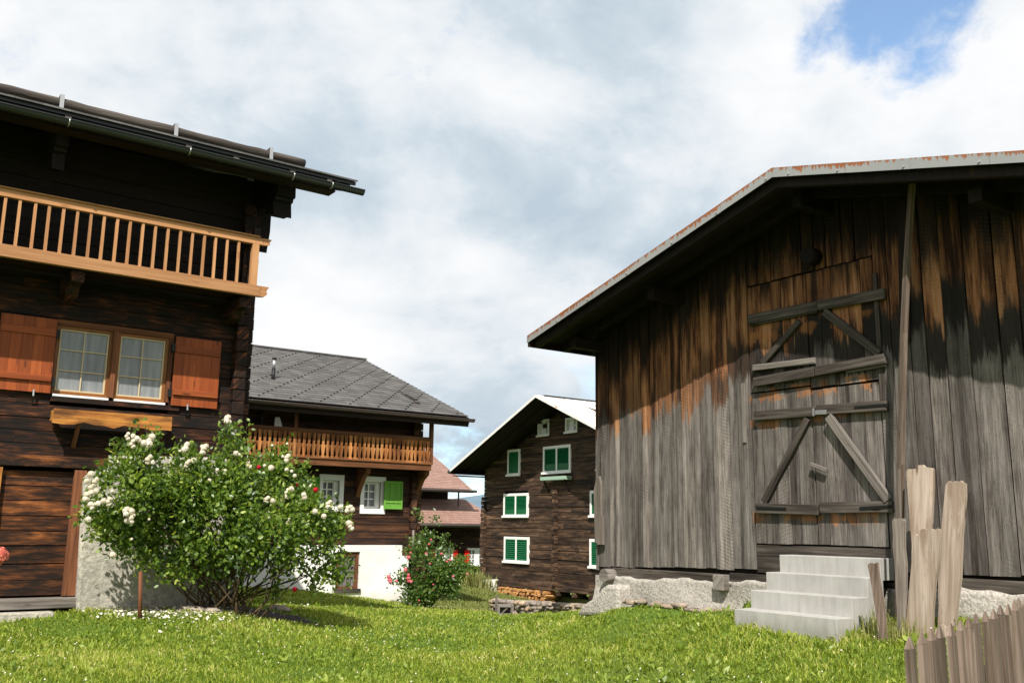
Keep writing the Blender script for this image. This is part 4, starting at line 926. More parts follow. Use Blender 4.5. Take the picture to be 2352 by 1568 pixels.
# balcony
MO = .66; zb0 = 3.15; zb1 = 3.35; zr = FM.at(900, 1004, MO)[1]; XB = FM.at(991, 1000, MO)[0]
zr = 4.10
b = MB(); b.bx(MX0, XB, -MO-.05, -MO+.07, zb0, zb1); b.bx(MX0, XB+.04, -MO-.08, -MO+.07, zb1-.03, zb1+.012); b.build('balcony_beam', M['balr'], fm, bevel=.008)
b = MB(); b.bx(MX0, XB, -MO-.05, -MO+.05, zr-.10, zr+.01); b.build('balcony_rail', M['balr'], fm, bevel=.008)
b = MB(); b.bx(MX0, XB, -MO+.07, -.0, zb0+.04, zb0+.12); b.build('balcony_floor', M['dark2'], fm)
x = XB-.12; k = 0
zm = (zb1+zr-.10)/2
def balus(b, x, wd, y0, y1, r=None, ax='x'):
    h = zr-.10-zb1; pr = []
    prof = [(0, .9), (.06, .9), (.08, .55), (.30, .95), (.46, .55), (.50, .95), (.54, .55), (.70, .95), (.93, .5), (1.0, .95)]
    prof = [(0, .98), (.07, .98), (.11, .45), (.42, .85), (.47, 1.0), (.53, 1.0), (.57, .45), (.93, .9), (1, .95)]
    for t, s in prof: pr.append((x+wd*s, zb1+t*h))
    for t, s in reversed(prof): pr.append((x-wd*s, zb1+t*h))
    if ax == 'x': b.prism(pr, y0, y1, r=r)
    else: b.prism(pr, y0, y1, mp=lambda a, c, d: (d, a, c), r=r)
while x > MX0 and k < 95:
    b = MB(); balus(b, x+random.uniform(-.008, .008), random.uniform(.054, .066), -MO-.05-random.uniform(0, .015), -MO-.02); b.build('baluster', M['balm'], fm); x -= .136; k += 1
b = MB(); y = -MO+.1
while y < -.1: balus(b, y, .055, XB-.03, XB, ax='y'); y += .136
b.build('side_baluster', M['greywood'], fm)
b = MB(); b.bx(XB-.05, XB+.01, -MO+.06, 0, zr-.09, zr); b.bx(XB-.08, XB+.02, -MO+.08, 0, zb0, zb1, 'y'); b.build('side_rail', M['balr'], fm)
for px in (677, 990.5): 
    xx = FM.at(px, 1000, MO)[0]; b = MB(); b.bx(xx-.05, xx+.05, -MO-.055, -MO+.045, zb0 if px < 700 else zb1, 4.75, 'z'); b.build('balcony_post', M['balr'], fm)
xx = FM.at(522+70, 950, .5)[0]
for px in (570, 600): 
    xx = FM.at(px, 950, .4)[0]; b = MB(); b.bx(xx-.05, xx+.05, -.5, -.4, 3.3, 4.8, 'z'); b.build('balcony_post', M['dark2'], fm)
for xx in (FM.at(823, 1112, 0)[0], -.1, FM.at(655, 1085, 0)[0]):
     b = MB(); b.prism([(-MO+.04, zb0-.005), (-MO+.06, zb0-.12), (-.36, zb0-.26), (-.10, zb0-.6), (0, zb0-.8), (0, zb0-.005)], xx-.07, xx+.07, mp=lambda a, c, d: (d, a, c), g=(0, 1, 0)); b.build('console', M['balr'], fm, bevel=.008)
q = [FM.at(*p, .35) for p in ((631, 958), (641, 958), (647, 980), (628, 979))]
b = MB(); b.prism(q, -.40, -.36); b.build('pale_board', M['white'], fm)
# roof
ME = 1.1; MZ = 4.76; MSL = .377; MV = .95; MR = 5.9
def mz(y): return MZ+(y+ME)*MSL
L = MR+ME; nc = 27
b = MB()
for i in range(nc):
    ya = -ME+L*i/nc; yb = -ME+L*(i+1)/nc+.05; r = random.random()
    P = []
    for k in range(8):
        y = yb if k & 2 else ya; t = (0 if k & 4 else -.028)+(.030 if not k & 2 else .0)
        P.append((MV if k & 1 else MX0-1, y, mz(y)+t))
    b.hexa(P, (1, 0, 0), r)
rfm = b.build('roof', M['slate'], fm)
b = MB(); P = []
for k in range(8):
    y = MR if not k & 2 else 12.6; P.append((MV if k & 1 else MX0-1, y, mz(MR)-(y-MR)*MSL+(0 if k & 4 else -.05)))
b.hexa(P, (0, 1, 0)); b.build('rear_roof', M['slate'], rfm)
b = MB(); b.bx(MX0-1, MV+.02, MR-.12, MR+.12, mz(MR)+.0, mz(MR)+.05); b.build('ridge_cap', M['slate'], rfm)
b = MB(); P = []
for k in range(8):
    y = -ME+.05 if not k & 2 else MR; P.append((MV-.02 if k & 1 else MX0-1, y, mz(y)-(.06 if k & 4 else .16)))
b.hexa(P, (0, 1, 0)); b.build('roof_boarding', M['dark'], rfm)
b = MB(); P = []
for k in range(8):
    y = -ME+.0 if not k & 2 else MR; P.append((MV+.03 if k & 1 else MV-.01, y, mz(y)-(.035 if k & 4 else .22)))
b.hexa(P, (0, 1, 0)); b.build('verge_board', M['bar'], rfm)
b = MB(); b.bx(MX0-1, MV, -ME-.02, -ME+.03, MZ-.30, MZ-.05); b.build('eave_board', M['dark2'], rfm)
for xx in np.arange(MV-.3, MX0, -.9): 
    b = MB(); P = []
    for k in range(8):
        y = -ME+.05 if not k & 2 else 1.0; P.append((xx+.07 if k & 1 else xx-.07, y, mz(y)-(.17 if k & 4 else .30)))
    b.hexa(P, (0, 1, 0)); b.build('rafter', M['dark'], rfm)
b = MB(); halfgutter(b, MX0-1, MV+.13, -ME-.10, MZ-.09, .085, 8); gm_ = b.build('gutter', M['copper'], fm)
for xx in np.arange(MV-.3, MX0+3, -.9):
    b = MB(); b.tube([(xx, -ME-.10+.09*cos(pi+pi*i/6), MZ-.09+.09*sin(pi+pi*i/6)) for i in range(7)], .008, 4); b.build('gutter_hook', M['metal'], gm_)
# snow studs in slanting rows
b = MB()
for row in range(-2, 26):
    for i in range(nc-1):
        y = -ME+L*(i+.5)/nc; x = MV-.3-row*.86+i*.21
        if MX0 < x < MV-.15: b.bx(x-.022, x+.022, y-.02, y+.02, mz(y), mz(y)+.045, r=.2)
tag(b.build('snow_stud', M['iron'], rfm), kind='stuff')
# corner lichen, vent pipe
vx, vz = None, None
for yy in np.arange(0, 4, .05):
    x_, z_ = FM.at(627, 873, -yy)
    if abs(z_-mz(yy)) < .03: vx, vz, vy = x_, z_, yy
if vx is None: vx, vz, vy = -4.5, mz(.5), .5
vp = MB().tube([(vx, vy, vz-.1), (vx, vy, vz+.34)], .055, 12).build('vent_pipe', M['iron'], rfm)
MB().tube([(vx, vy, vz+.34), (vx, vy, vz+.58)], .045, 12).build('pipe_sleeve', M['steel'], vp); MB().tube([(vx, vy, vz+.60), (vx, vy, vz+.66)], .06, 12).build('cap', M['iron'], vp)

# ================================================================== GREEN SHUTTER HOUSE (centre)
nh = fempty('log_house', FN, 'tall grey brown log house with dark green shutters and pale metal roof beside the barn', 'house')
NRX = 6.39; NRZ = 7.36; NS = .422; NXL, NXR = -.72, 13.6
def nz(x): return NRZ-abs(x-NRX)*NS
NL, NR = -.363, 13.0
wins = []
def nrect(pts): return rect([FN.at(*p) for p in pts])
nw = {'top_a': nrect(((1236.7, 964.8), (1262.3, 961.5), (1262, 999), (1236, 1002))), 'top_b': nrect(((1300, 958.8), (1327.3, 958), (1327, 991), (1299.5, 994)))}
w3 = nrect(((1249.5, 1025.5), (1312.8, 1020.4), (1311.9, 1083.7), (1248.6, 1086.2))); w4 = nrect(((1168.2, 1032.3), (1196.5, 1031.5), (1195.6, 1090.5), (1166.5, 1091.3)))
wm = nrect(((1158.6, 1133.2), (1214.9, 1131.7), (1214.3, 1186), (1157.7, 1185.4))); wl = nrect(((1159.8, 1231.4), (1215.5, 1232.8), (1216.3, 1294.4), (1158.6, 1287)))
dx_ = FN.at(1357, 1190)[0]; wm2 = (dx_, dx_+(wm[1]-wm[0]), wm[2], wm[3]); wl2 = (FN.at(1356, 1300)[0], FN.at(1356, 1300)[0]+(wl[1]-wl[0]), wl[2], wl[3]); w5 = (FN.at(1373.5, 1050)[0], FN.at(1373.5, 1050)[0]+.95, w4[2], w4[3])
def ncut(r): return (r[0]+.06, r[1]-.06, r[2]+.06, r[3]-.06)
b = MB(); logwall(b, NL, NR, 0, .15, -.95, 5.35, .2, holes=[ncut(r) for r in (w3, w4, wm, wl, wm2, wl2, w5)], jit=.02)
z = 5.35
while z < nz(NRX)-.35:
    hw = (NRZ-.22-(z+.2))/NS; x0 = max(NL, NRX-hw); x1 = min(NR, NRX+hw)
    segs = [(x0, x1)]
    for r in (nw['top_a'], nw['top_b']):
        if z+.2 > r[2]+.05 and z < r[3]-.05:
            ns = []
            for s in segs:
                if r[0]+.05 > s[0] and r[1]-.05 < s[1]: ns += [(s[0], r[0]+.05), (r[1]-.05, s[1])]
                else: ns.append(s)
            segs = ns
    for s in segs: b.bx(s[0], s[1], random.uniform(-.02, .02), .15, z+.005, z+.195)
    z += .2
b.build('log_wall', M['nlog'], nh)
b = MB(); b.prism([(NL+.05, -1), (NR, -1), (NR, nz(NR)-.2), (NRX, NRZ-.2), (NL+.05, nz(NL)-.3)], .3, .35); b.bx(NL, NL+.2, .35, 12, -1, nz(NL)-.25); b.bx(NR-.2, NR, .35, 12, -1, nz(NR)-.25); b.prism([(NL+.05, -1), (NR, -1), (NR, nz(NR)-.2), (NRX, NRZ-.2), (NL+.05, nz(NL)-.3)], 12, 12.2)
b.build('inner_wall', M['dark'], nh)
b = MB(); b.prism([(NL+.3, 5.3), (NR-.3, 5.3), (NR-.3, 5.32), (NRX, NRZ-.12), (NL+2.2, 5.35)], .16, .2, g=(1, 0, 0)); b.build('gable_wall', M['nlog'], nh)
def logends(xc, z0, z1, par, y0=-.24, y1=0, wd=.2, mat='nlog'):
    b = MB(); z = z0
    while z < z1-.05:
        h = .2; d = random.uniform(-.03, .03); b.bx(xc-wd/2+d*.3, xc+wd/2+d*.3, y0+d, y1, z+.012, z+h-.012, 'y', j=.008); z += h
    return b.build('log_end_column', M[mat], par, bevel=.01)
logends(NL+.16, -.95, 3.1, nh); ex = FN.at(1278.5, 1230)[0]; logends(ex, FN.at(1278, 1345, .2)[1], FN.at(1278, 1128, .2)[1], nh)
b = MB(); b.bx(NL, NR, -.12, .2, -1.18, -.96, j=.01); b.build('sill_beam', M['nlog'], nh, bevel=.01)
for k in range(9): 
    xx = NL+.5+k*1.15; b = MB(); b.bx(xx-.08, xx+.08, -.22, .5, -1.36, -1.19, 'y'); b.build('joist_end', M['nlog'], nh)
def nwin(r, double, louvre=True):
    x0, x1, z0, z1 = r; f = .12
    b = MB(); b.bx(x0, x0+f, -.06, .1, z0, z1, 'z'); b.bx(x1-f, x1, -.06, .1, z0, z1, 'z'); b.bx(x0+f, x1-f, -.058, .1, z1-f, z1); b.bx(x0+f, x1-f, -.058, .1, z0, z0+f*.8)
    b.bx(x0-.07, x1+.07, -.11, -.061, z0-.05, z0+.05)
    if double: xm_ = (x0+x1)/2; b.bx(xm_-.05, xm_+.05, -.058, .1, z0+f*.8, z1-f, 'z'); cells = [(x0+f, xm_-.05), (xm_+.05, x1-f)]
    else: cells = [(x0+f, x1-f)]
    w_ = b.build('window', M['white'], nh)
    for (a, c) in cells:
        b = MB(); zz0, zz1 = z0+f*.8, z1-f; fr = .06
        b.bx(a+.01, a+fr, -.05, -.01, zz0, zz1, 'z'); b.bx(c-fr, c-.01, -.05, -.01, zz0, zz1, 'z'); b.bx(a+fr, c-fr, -.05, -.01, zz0, zz0+fr); b.bx(a+fr, c-fr, -.05, -.01, zz1-fr, zz1)
        if louvre:
            n = 9; lo = zz0+fr+(.25*(zz1-zz0) if double and z0 > 1.0 else 0)
            if lo > zz0+fr+.01: b.bx(a+fr, c-fr, -.035, -.015, zz0+fr, lo)
            for i in range(n):
                zc = lo+(zz1-fr-lo)*(i+.5)/n; h = (zz1-fr-lo)/n
                b.hexa([(a+fr, -.055, zc-h*.5), (c-fr, -.055, zc-h*.5), (a+fr, -.0, zc+h*.25), (c-fr, -.0, zc+h*.25), (a+fr, -.05, zc-h*.35), (c-fr, -.05, zc-h*.35), (a+fr, .005, zc+h*.4), (c-fr, .005, zc+h*.4)], (1, 0, 0))
            b.bx(a+fr, c-fr, .03, .04, zz0+fr, zz1-fr)
        else: b.bx(a+fr, c-fr, -.04, -.015, zz0+fr, zz1-fr)
        b.build('shutter', M['greenD'], w_)
    return w_
nwin(w3, True); nwin(w4, False, False); nwin(wm, True); nwin(wl, True); nwin(wm2, True); nwin(wl2, True); nwin(w5, False, False)
for r in nw.values():
    x0, x1, z0, z1 = r; f = .10
    b = MB(); b.bx(x0, x0+f, -.05, .1, z0, z1, 'z'); b.bx(x1-f, x1, -.05, .1, z0, z1, 'z'); b.bx(x0+f, x1-f, -.048, .1, z1-f, z1); b.bx(x0+f, x1-f, -.048, .1, z0, z0+f); b.bx(x0-.06, x1+.06, -.10, -.051, z0-.04, z0+.04)
    b.bx(x0+f, x0+(x1-x0)*.52, .1, .14, z0+f, z1-f)
    w_ = b.build('window', M['white'], nh); MB().bx(x0+(x1-x0)*.52, x1-f, .12, .14, z0+f, z1-f).build('pane', M['glass'], w_)
    xm_ = x0+(x1-x0)*.75
    b = MB(); b.bx(x0+(x1-x0)*.52, x1-f, .09, .118, (z0+z1)/2-.025, (z0+z1)/2+.025); b.bx(xm_-.2, xm_-.15, .09, .118, z0+f, z1-f, 'z'); b.build('sash', M['white'], w_)
fq = [FN.at(*p, .35) for p in ((1241, 1094.8), (1301, 1092), (1301, 1100), (1241, 1102))]; r = rect(fq)
b = MB(); b.bx(r[0], r[1], -.36, -.33, r[2], r[3]); b.bx(r[0], r[1], -.35, -.05, r[2]-.02, r[2]-.001); b.bx(r[0], r[0]+.04, -.33, -.05, r[2], r[3]); b.bx(r[1]-.04, r[1], -.33, -.05, r[2], r[3])
fx = b.build('flower_shelf', plain('pale green shelf paint', (.30, .42, .33), .6, .1), nh)
for xx in (r[0]+.2, r[1]-.2): MB().bar((xx, -.3, r[2]-.02), (xx, 0, r[2]-.55), .05, .05, (1, 0, 0)).build('bracket', M['dark2'], fx)
# roof
NY0 = -1.8
b = MB()
def nslab(b, y0, y1, t0, t1, xl=NXL, xr=NXR): b.prism([(xl, nz(xl)-t1), (xl, nz(xl)-t0), (NRX, NRZ-t0), (xr, nz(xr)-t0), (xr, nz(xr)-t1), (NRX, NRZ-t1)], y0, y1)
nslab(b, NY0, 13, 0, .03); nr = b.build('roof', M['sheet'], nh)
b = MB(); nslab(b, NY0+.05, 12.9, .04, .08, NXL+.05, NXR-.05); b.build('roof_boarding', M['dark'], nr)
b = MB(); nslab(b, NY0-.03, NY0-.004, -.02, .11, NXL-.01, NXR+.01); b.build('verge_sheet', M['sheet'], nr)
b = MB(); nslab(b, NY0+.1, NY0+.25, .085, .13, NXL+.1, NXR-.1); nslab(b, -.9, -.75, .085, .14, NXL+.1, NXR-.1); b.build('rafter', M['dark2'], nr)
b = MB()
for yy in np.arange(NY0+1.3, 13, 1.4):
    b.hexa([(NRX+.1, yy, nz(NRX+.1)), (NXR, yy, nz(NXR)), (NRX+.1, yy+.05, nz(NRX+.1)), (NXR, yy+.05, nz(NXR)), (NRX+.1, yy, nz(NRX+.1)+.04), (NXR, yy, nz(NXR)+.04), (NRX+.1, yy+.05, nz(NRX+.1)+.04), (NXR, yy+.05, nz(NXR)+.04)], (1, 0, 0))
b.build('sheet_seam', M['steel'], nr)
b = MB(); b.bx(NRX-.12, NRX+.12, NY0+.4, 13, NRZ-.03, NRZ+.03, 'y'); b.build('ridge_cap', M['metal'], nr)
b = MB(); b.tube([(NRX+4.2, y, nz(NRX+4.2)+.16) for y in (NY0+.9, 12)], .05, 8)
for yy in (NY0+1.0, NY0+3, NY0+5): b.bar((NRX+4.2, yy, nz(NRX+4.2)-.0), (NRX+4.2, yy, nz(NRX+4.2)+.3), .05, .05)
b.build('snow_rail', M['steel'], nr)
b = MB(); b.bx(NXL+.06, NL, -1.7, 12, nz(NXL)-.33, nz(NXL)-.28, 'y'); b.bx(NXL-.0, NXL+.05, NY0, 13, nz(NXL)-.22, nz(NXL)-.02, 'y'); b.build('eave_board', M['dark'], nr)
b = MB(); b.tube([(NXL-.07, y, nz(NXL)-.12) for y in (NY0-.1, 13)], .08, 8); b.build('gutter', M['metal'], nr)
# masonry cellar
b = MB(); b.bx(NL+2.5, NR, .9, 1.1, -3.2, -1.4); b.build('cellar_wall', M['oldplaster'], nh)
q = nrect(((1117, 1331), (1140, 1329.5), (1146, 1372), (1116, 1376)))
pq = [FN.at(*p, .1) for p in ((1117, 1330.5), (1139.5, 1329.5), (1141, 1334), (1147, 1378), (1115.5, 1378))]
b = MB(); b.prism([(x, z) for x, z in pq], -.45, .3); b.build('white_pier', M['plaster'], nh)
b = MB(); b.bx(NL+.3, NR, .3, .9, -1.45, -1.37); b.build('cellar_ceiling', M['dark'], nh)

# ================================================================== RED SHUTTER HOUSE far behind
rh = fempty('far_house', FR, 'far dark timber house with stepped brown tile roofs and bright red shutters', 'house')
def tileslab(b, x0, x1, ya, za, yb, zb, n, xt0=None, xt1=None):
    """courses from the eave (ya,za) up to (yb,zb); verge may slope inward"""
    xt0 = x0 if xt0 is None else xt0; xt1 = x1 if xt1 is None else xt1
    for i in range(n):
        t0, t1 = i/n, (i+1.15)/n; r = random.random(); P = []
        for k in range(8):
            t = t1 if k & 2 else t0; t = min(t, 1.0); xx = (x1+(xt1-x1)*t) if k & 1 else (x0+(xt0-x0)*t)
            P.append((xx, ya+(yb-ya)*t, za+(zb-za)*t+(.03 if not k & 2 else 0)+(0 if k & 4 else -.03)))
        b.hexa(P, (1, 0, 0), r)
eU = FR.at(1084.5, 1124, 1.5); eL = FR.at(1113.8, 1203, 1.5)
tU = FR.at(993.7, 1070, -2.5)
b = MB(); tileslab(b, -14, eU[0], -1.5, eU[1], 3.5, eU[1]+2.35, 22, -14, eU[0]-.0); 
ru = b.build('upper_roof', M['tile'], rh)
b = MB(); b.hexa([(-14, 3.5, eU[1]+2.3), (eU[0], 3.5, eU[1]+2.3), (-14, 8.5, eU[1]), (eU[0], 8.5, eU[1]), (-14, 3.5, eU[1]+2.35), (eU[0], 3.5, eU[1]+2.35), (-14, 8.5, eU[1]+.05), (eU[0], 8.5, eU[1]+.05)], (0, 1, 0)); b.build('rear_roof', M['tile'], ru)
b = MB(); b.bx(-14, eU[0]+.05, -1.62, -1.5, eU[1]-.20, eU[1]-.03); b.tube([(-14, -1.62, eU[1]-.1), (eU[0]+.25, -1.62, eU[1]-.1)], .08, 8); b.build('gutter', M['copper'], ru)
b = MB(); b.hexa([(-14, -1.45, eU[1]-.12), (eU[0]-.05, -1.45, eU[1]-.12), (-14, 3.5, eU[1]+2.1), (eU[0]-.05, 3.5, eU[1]+2.1), (-14, -1.45, eU[1]-.05), (eU[0]-.05, -1.45, eU[1]-.05), (-14, 3.5, eU[1]+2.25), (eU[0]-.05, 3.5, eU[1]+2.25)], (1, 0, 0)); b.build('roof_boarding', M['dark'], ru)
xw = FR.at(1058, 1135, .0)[0]
b = MB(); b.bx(-14, xw-.9, -.0, .2, eL[1]+1, eU[1]+.3); b.bx(xw-1.1, xw-.9, .2, 7, eL[1], eU[1]+.3); b.build('upper_wall', M['dark2'], rh)
b = MB(); yL = -2.6; zL = eL[1]
eL = FR.at(1113.8, 1203, 1.9); zL = eL[1]; tl = FR.at(1060, 1139, .3)
b = MB(); tileslab(b, -14, eL[0]+1.6, -1.9, zL, .1, zL+1.5, 12, -14, eL[0]-.3); rl = b.build('lower_roof', M['tile'], rh)
b = MB(); b.bx(-14, eL[0]+1.9, -2.04, -1.9, zL-.22, zL-.03); b.tube([(-14, -2.04, zL-.1), (eL[0]+1.9, -2.04, zL-.1)], .08, 8); b.build('gutter', M['copper'], rl)
b = MB(); b.hexa([(-14, -1.85, zL-.12), (eL[0]+1.5, -1.85, zL-.12), (-14, 0, zL+1.2), (eL[0]-.4, 0, zL+1.2), (-14, -1.85, zL-.05), (eL[0]+1.5, -1.85, zL-.05), (-14, 0, zL+1.35), (eL[0]-.4, 0, zL+1.35)], (1, 0, 0)); b.build('roof_boarding', M['dark'], rl)
b = MB(); logwall(b, -14, eL[0]+1.0, -.9, -.7, -2.5, zL-.05, .22); b.bx(-14, eL[0]+1, -.6, 0, -2.5, zL+.8); b.build('log_wall', M['mlog'], rh)
px = FR.at(1053.5, 1127, 1.0); b = MB(); b.tube([(px[0], -1.0, eU[1]-.1), (px[0], -1.0, zL+1.0)], .05, 8); b.build('downpipe', M['copper'], rh)
for (xa, xb, side) in ((999.6, 1040.6, 'r'), (1073.4, 1116, 'l')):
    a = FR.at(xa, 1258, .95); c = FR.at(xb, 1298.7, .95)
    b = MB(); x0, x1, z0, z1 = a[0], c[0], c[1], a[1]; f = .12; xm_ = (x0+x1)/2
    b.bx(x0, x0+f, -.98, -.9, z0, z1, 'z'); b.bx(x1-f, x1, -.98, -.9, z0, z1, 'z'); b.bx(x0+f, x1-f, -.98, -.9, z1-f, z1); b.bx(x0+f, x1-f, -.98, -.9, z0, z0+f); b.bx(xm_-.17, xm_+.17, -.98, -.9, z0+f, z1-f, 'z')
    for (p_, q_) in ((x0+f, xm_-.17), (xm_+.17, x1-f)):
        b.bx((p_+q_)/2-.03, (p_+q_)/2+.03, -.97, -.93, z0+f, z1-f, 'z')
        for t in (1/3, 2/3): zz = z0+f+(z1-z0-2*f)*t; b.bx(p_, q_, -.97, -.93, zz-.02, zz+.02)
    w_ = b.build('window', M['white'], rh); MB().bx(x0+f, x1-f, -.92, -.91, z0+f, z1-f).build('pane', M['curtain'], w_)
for (xa, xb) in ((1040.8, 1051), (1067, 1077.6), (992, 999.5)):
    a = FR.at(xa, 1262, .98); c = FR.at(xb, 1298, .98); b = MB(); b.bx(a[0], c[0]-.02, -1.02, -.985, c[1], a[1], 'z')
    for i in range(8): zz = c[1]+.1+(a[1]-c[1]-.2)*i/7; b.bx(a[0]+.06, c[0]-.08, -1.035, -1.021, zz-.03, zz+.03)
    b.build('shutter', M['red'], rh)
a = FR.at(1065, 1302, 1.2); c = FR.at(1114, 1310, 1.2); b = MB(); b.bx(a[0], c[0], -1.25, -.98, c[1]-.1, a[1]-.12); b.build('flower_box', M['dark2'], rh)
# ================================================================== ROSES
def leafmesh(name, C, N, size, rnd, mat, parent=None, asp=.6, fold=.25):
    """one folded pointed leaf per row; C centres, N direction of growth"""
    n = len(C); T1 = N/np.linalg.norm(N, axis=1, keepdims=True)
    R_ = RNG.normal(size=(n, 3)); B_ = np.cross(T1, R_); B_ /= np.linalg.norm(B_, axis=1, keepdims=True)+1e-9; W_ = np.cross(B_, T1)
    s = size[:, None]; w = s*asp*.5
    base_ = C; tip = C+T1*s; ml = C+T1*s*.45
    a = ml+B_*w+W_*w*fold; c = ml-B_*w+W_*w*fold; a2 = C+T1*s*.78+B_*w*.6; c2 = C+T1*s*.78-B_*w*.6
    V = np.stack([base_, a, a2, tip, c2, c], 1).reshape(-1, 3); i = np.arange(n)[:, None]*6
    Fq = np.concatenate([i+np.array([[0, 1, 2, 3]]), i+np.array([[0, 3, 4, 5]])], 1).reshape(-1, 4)
    return npmesh(name, V, Fq, mat, np.repeat(rnd, 6), parent)
def blossom_mesh(name, mat, n=26, R=.05, seed=0, multi=1):
    rg = np.random.default_rng(seed); V = []; Fc = []; rn = []
    for q in range(multi):
        oc = rg.normal(size=3)*R*.9*(multi > 1)
        for k in range(n):
            t = (k+.5)/n; el = pi*.48-t*pi*.62; az = k*2.4+rg.uniform(-.2, .2); d = np.array([cos(el)*cos(az), cos(el)*sin(az), sin(el)])
            u_ = np.array([-sin(az), cos(az), 0]); v_ = np.cross(d, u_); r0_ = R*(.35+.65*t); w_ = R*(.35+.3*t)
            c_ = oc+d*r0_*.8
            o = len(V); cu = d*(-w_*.35)
            V += [c_-v_*w_*-.7+cu*.6, c_+u_*w_*.8+v_*w_*.1+cu*.5, c_+u_*w_*.5-v_*w_*.9+d*w_*.1, c_-v_*w_*1.1+d*w_*.25, c_-u_*w_*.5-v_*w_*.9+d*w_*.1, c_-u_*w_*.8+v_*w_*.1+cu*.5, c_+d*w_*.1]
            for a, b_, c2 in ((0, 1, 6), (1, 2, 6), (2, 3, 6), (3, 4, 6), (4, 5, 6), (5, 0, 6)): Fc.append((o+a, o+b_, o+c2))
            rn += [rg.uniform(.3, 1)-.5*(1-t)]*7
    return npmesh(name, np.array(V), np.array(Fc), mat, np.clip(rn, 0, 1))
def rosebush(name, px_base, dist, blobs, nleaf, lmat, lsize, label, stems, shoots, seed=1, tilt=0.0):
    rg = np.random.default_rng(seed)
    bp = gd(*px_base, dist); bz = zg1(bp.x, bp.y); root = empty(name, (bp.x, bp.y, bz), 0, label, 'rose bush'); O = np.array([bp.x, bp.y, bz])
    Cs = []; Ns = []; vol = np.array([r**2.2 for *_, r in blobs]); vol = vol/vol.sum(); st = MB()
    cents = []
    for (px, py, r), v in zip(blobs, vol):
        rr = r/2211*dist; dd = dist+tilt*(px-px_base[0])+rg.uniform(-.40, .25)*min(1, rr*2); c = np.array(gd(px, py, dd)); cents.append((c, rr))
        # twigs carry tufts of leaves
        nt = max(3, int(nleaf*v/11)); dirs = rg.normal(size=(nt, 3)); dirs /= np.linalg.norm(dirs, axis=1, keepdims=True)
        rad = rr*(rg.random(nt)**.42)*np.where(rg.random(nt) < .08, 1.18, 1.0); tc = c+dirs*rad[:, None]*np.array([1, .85, 1])
        for j in range(nt):
            q_ = tc[j]; gap_ = sin(q_[0]*5.3+1.1)*sin(q_[2]*6.1+q_[0]*2)+.8*sin(q_[0]*11+q_[2]*9)*cos(q_[2]*13-q_[1]*7)
            if gap_ < -.42: continue
            k = rg.integers(8, 17); Cs.append(tc[j]+rg.normal(size=(k, 3))*lsize*1.25); g = dirs[j]*.9+rg.normal(size=(k, 3))*.75+np.array([0, 0, .15]); Ns.append(g)
    for (pts, wd) in shoots:
        P3 = [np.array(gd(px, py, dist+tilt*(px-px_base[0])-.1+.1*rg.random())) for px, py in pts]
        st.tube([tuple(p-O) for p in P3], [.007]*(len(P3)-1)+[.003], 5)
        for a, c in zip(P3[:-1], P3[1:]):
            k = max(6, int(np.linalg.norm(c-a)*170)); t = rg.random((k, 1)); Cs.append(a+(c-a)*t+rg.normal(size=(k, 3))*wd/2211*dist*.5); Ns.append(rg.normal(size=(k, 3))+np.array([0, 0, .3]))
    C_ = np.concatenate(Cs); N_ = np.concatenate(Ns); n = len(C_)
    cl = np.sin(C_[:, 0]*7+C_[:, 2]*5)*np.cos(C_[:, 2]*8-C_[:, 1]*6)
    rnd = np.clip(.42+.16*cl+rg.normal(size=n)*.22, 0, 1)
    leafmesh('foliage', C_-O, N_, lsize*rg.uniform(.7, 1.35, n), rnd, lmat, root)
    for (a, c, r) in stems:
        p0 = np.array(gd(*a, dist+rg.uniform(-.25, .25))); p1 = np.array(gd(*c, dist+rg.uniform(-.3, .3))); p0[2] = min(p0[2], zg1(p0[0], p0[1])+.02) if a[1] > px_base[1]-45 else p0[2]
        mid = (p0+p1)/2+rg.normal(size=3)*.06+np.array([0, 0, .05]); m1 = (p0*.72+p1*.28)+rg.normal(size=3)*.03
        st.tube([tuple(p-O) for p in (p0, m1, mid, p1)], [r*1.25, r, r*.85, r*.5], 6)
    for c, rr in cents:
        for _ in range(1):
            e = c+rg.normal(size=3)*rr*.5; s_ = O+np.array([rg.uniform(-.35, .35), rg.uniform(-.2, .2), .1]); mid = (s_+e)/2+rg.normal(size=3)*.08
            st.tube([tuple(p-O) for p in (s_, mid, e)], [.012, .009, .004], 5)
    st.build('stem', M['stem'], root)
    return root, O
blobs = [(300, 1108, 66), (262, 1172, 58), (262, 1112, 42), (375, 1085, 55), (370, 1190, 95), (450, 1130, 75), (500, 1185, 95), (525, 1090, 68), (600, 1120, 62), (610, 1225, 92), (680, 1180, 66), (725, 1235, 52), (745, 1290, 42), (690, 1265, 50), (535, 1045, 32), (528, 1000, 22),
         (325, 1045, 34), (430, 1065, 34), (640, 1085, 34), (420, 1262, 46), (350, 1262, 38), (300, 1235, 46), (520, 1262, 46), (585, 1290, 26), (770, 1308, 30), (770, 1210, 28), (730, 1165, 26), (650, 1140, 52), (560, 1165, 70), (250, 1205, 30), (345, 1140, 60), (412, 1302, 22), (790, 1285, 18), (385, 1300, 24), (470, 1308, 26), (540, 1312, 22), (600, 1300, 20), (350, 1290, 22)]
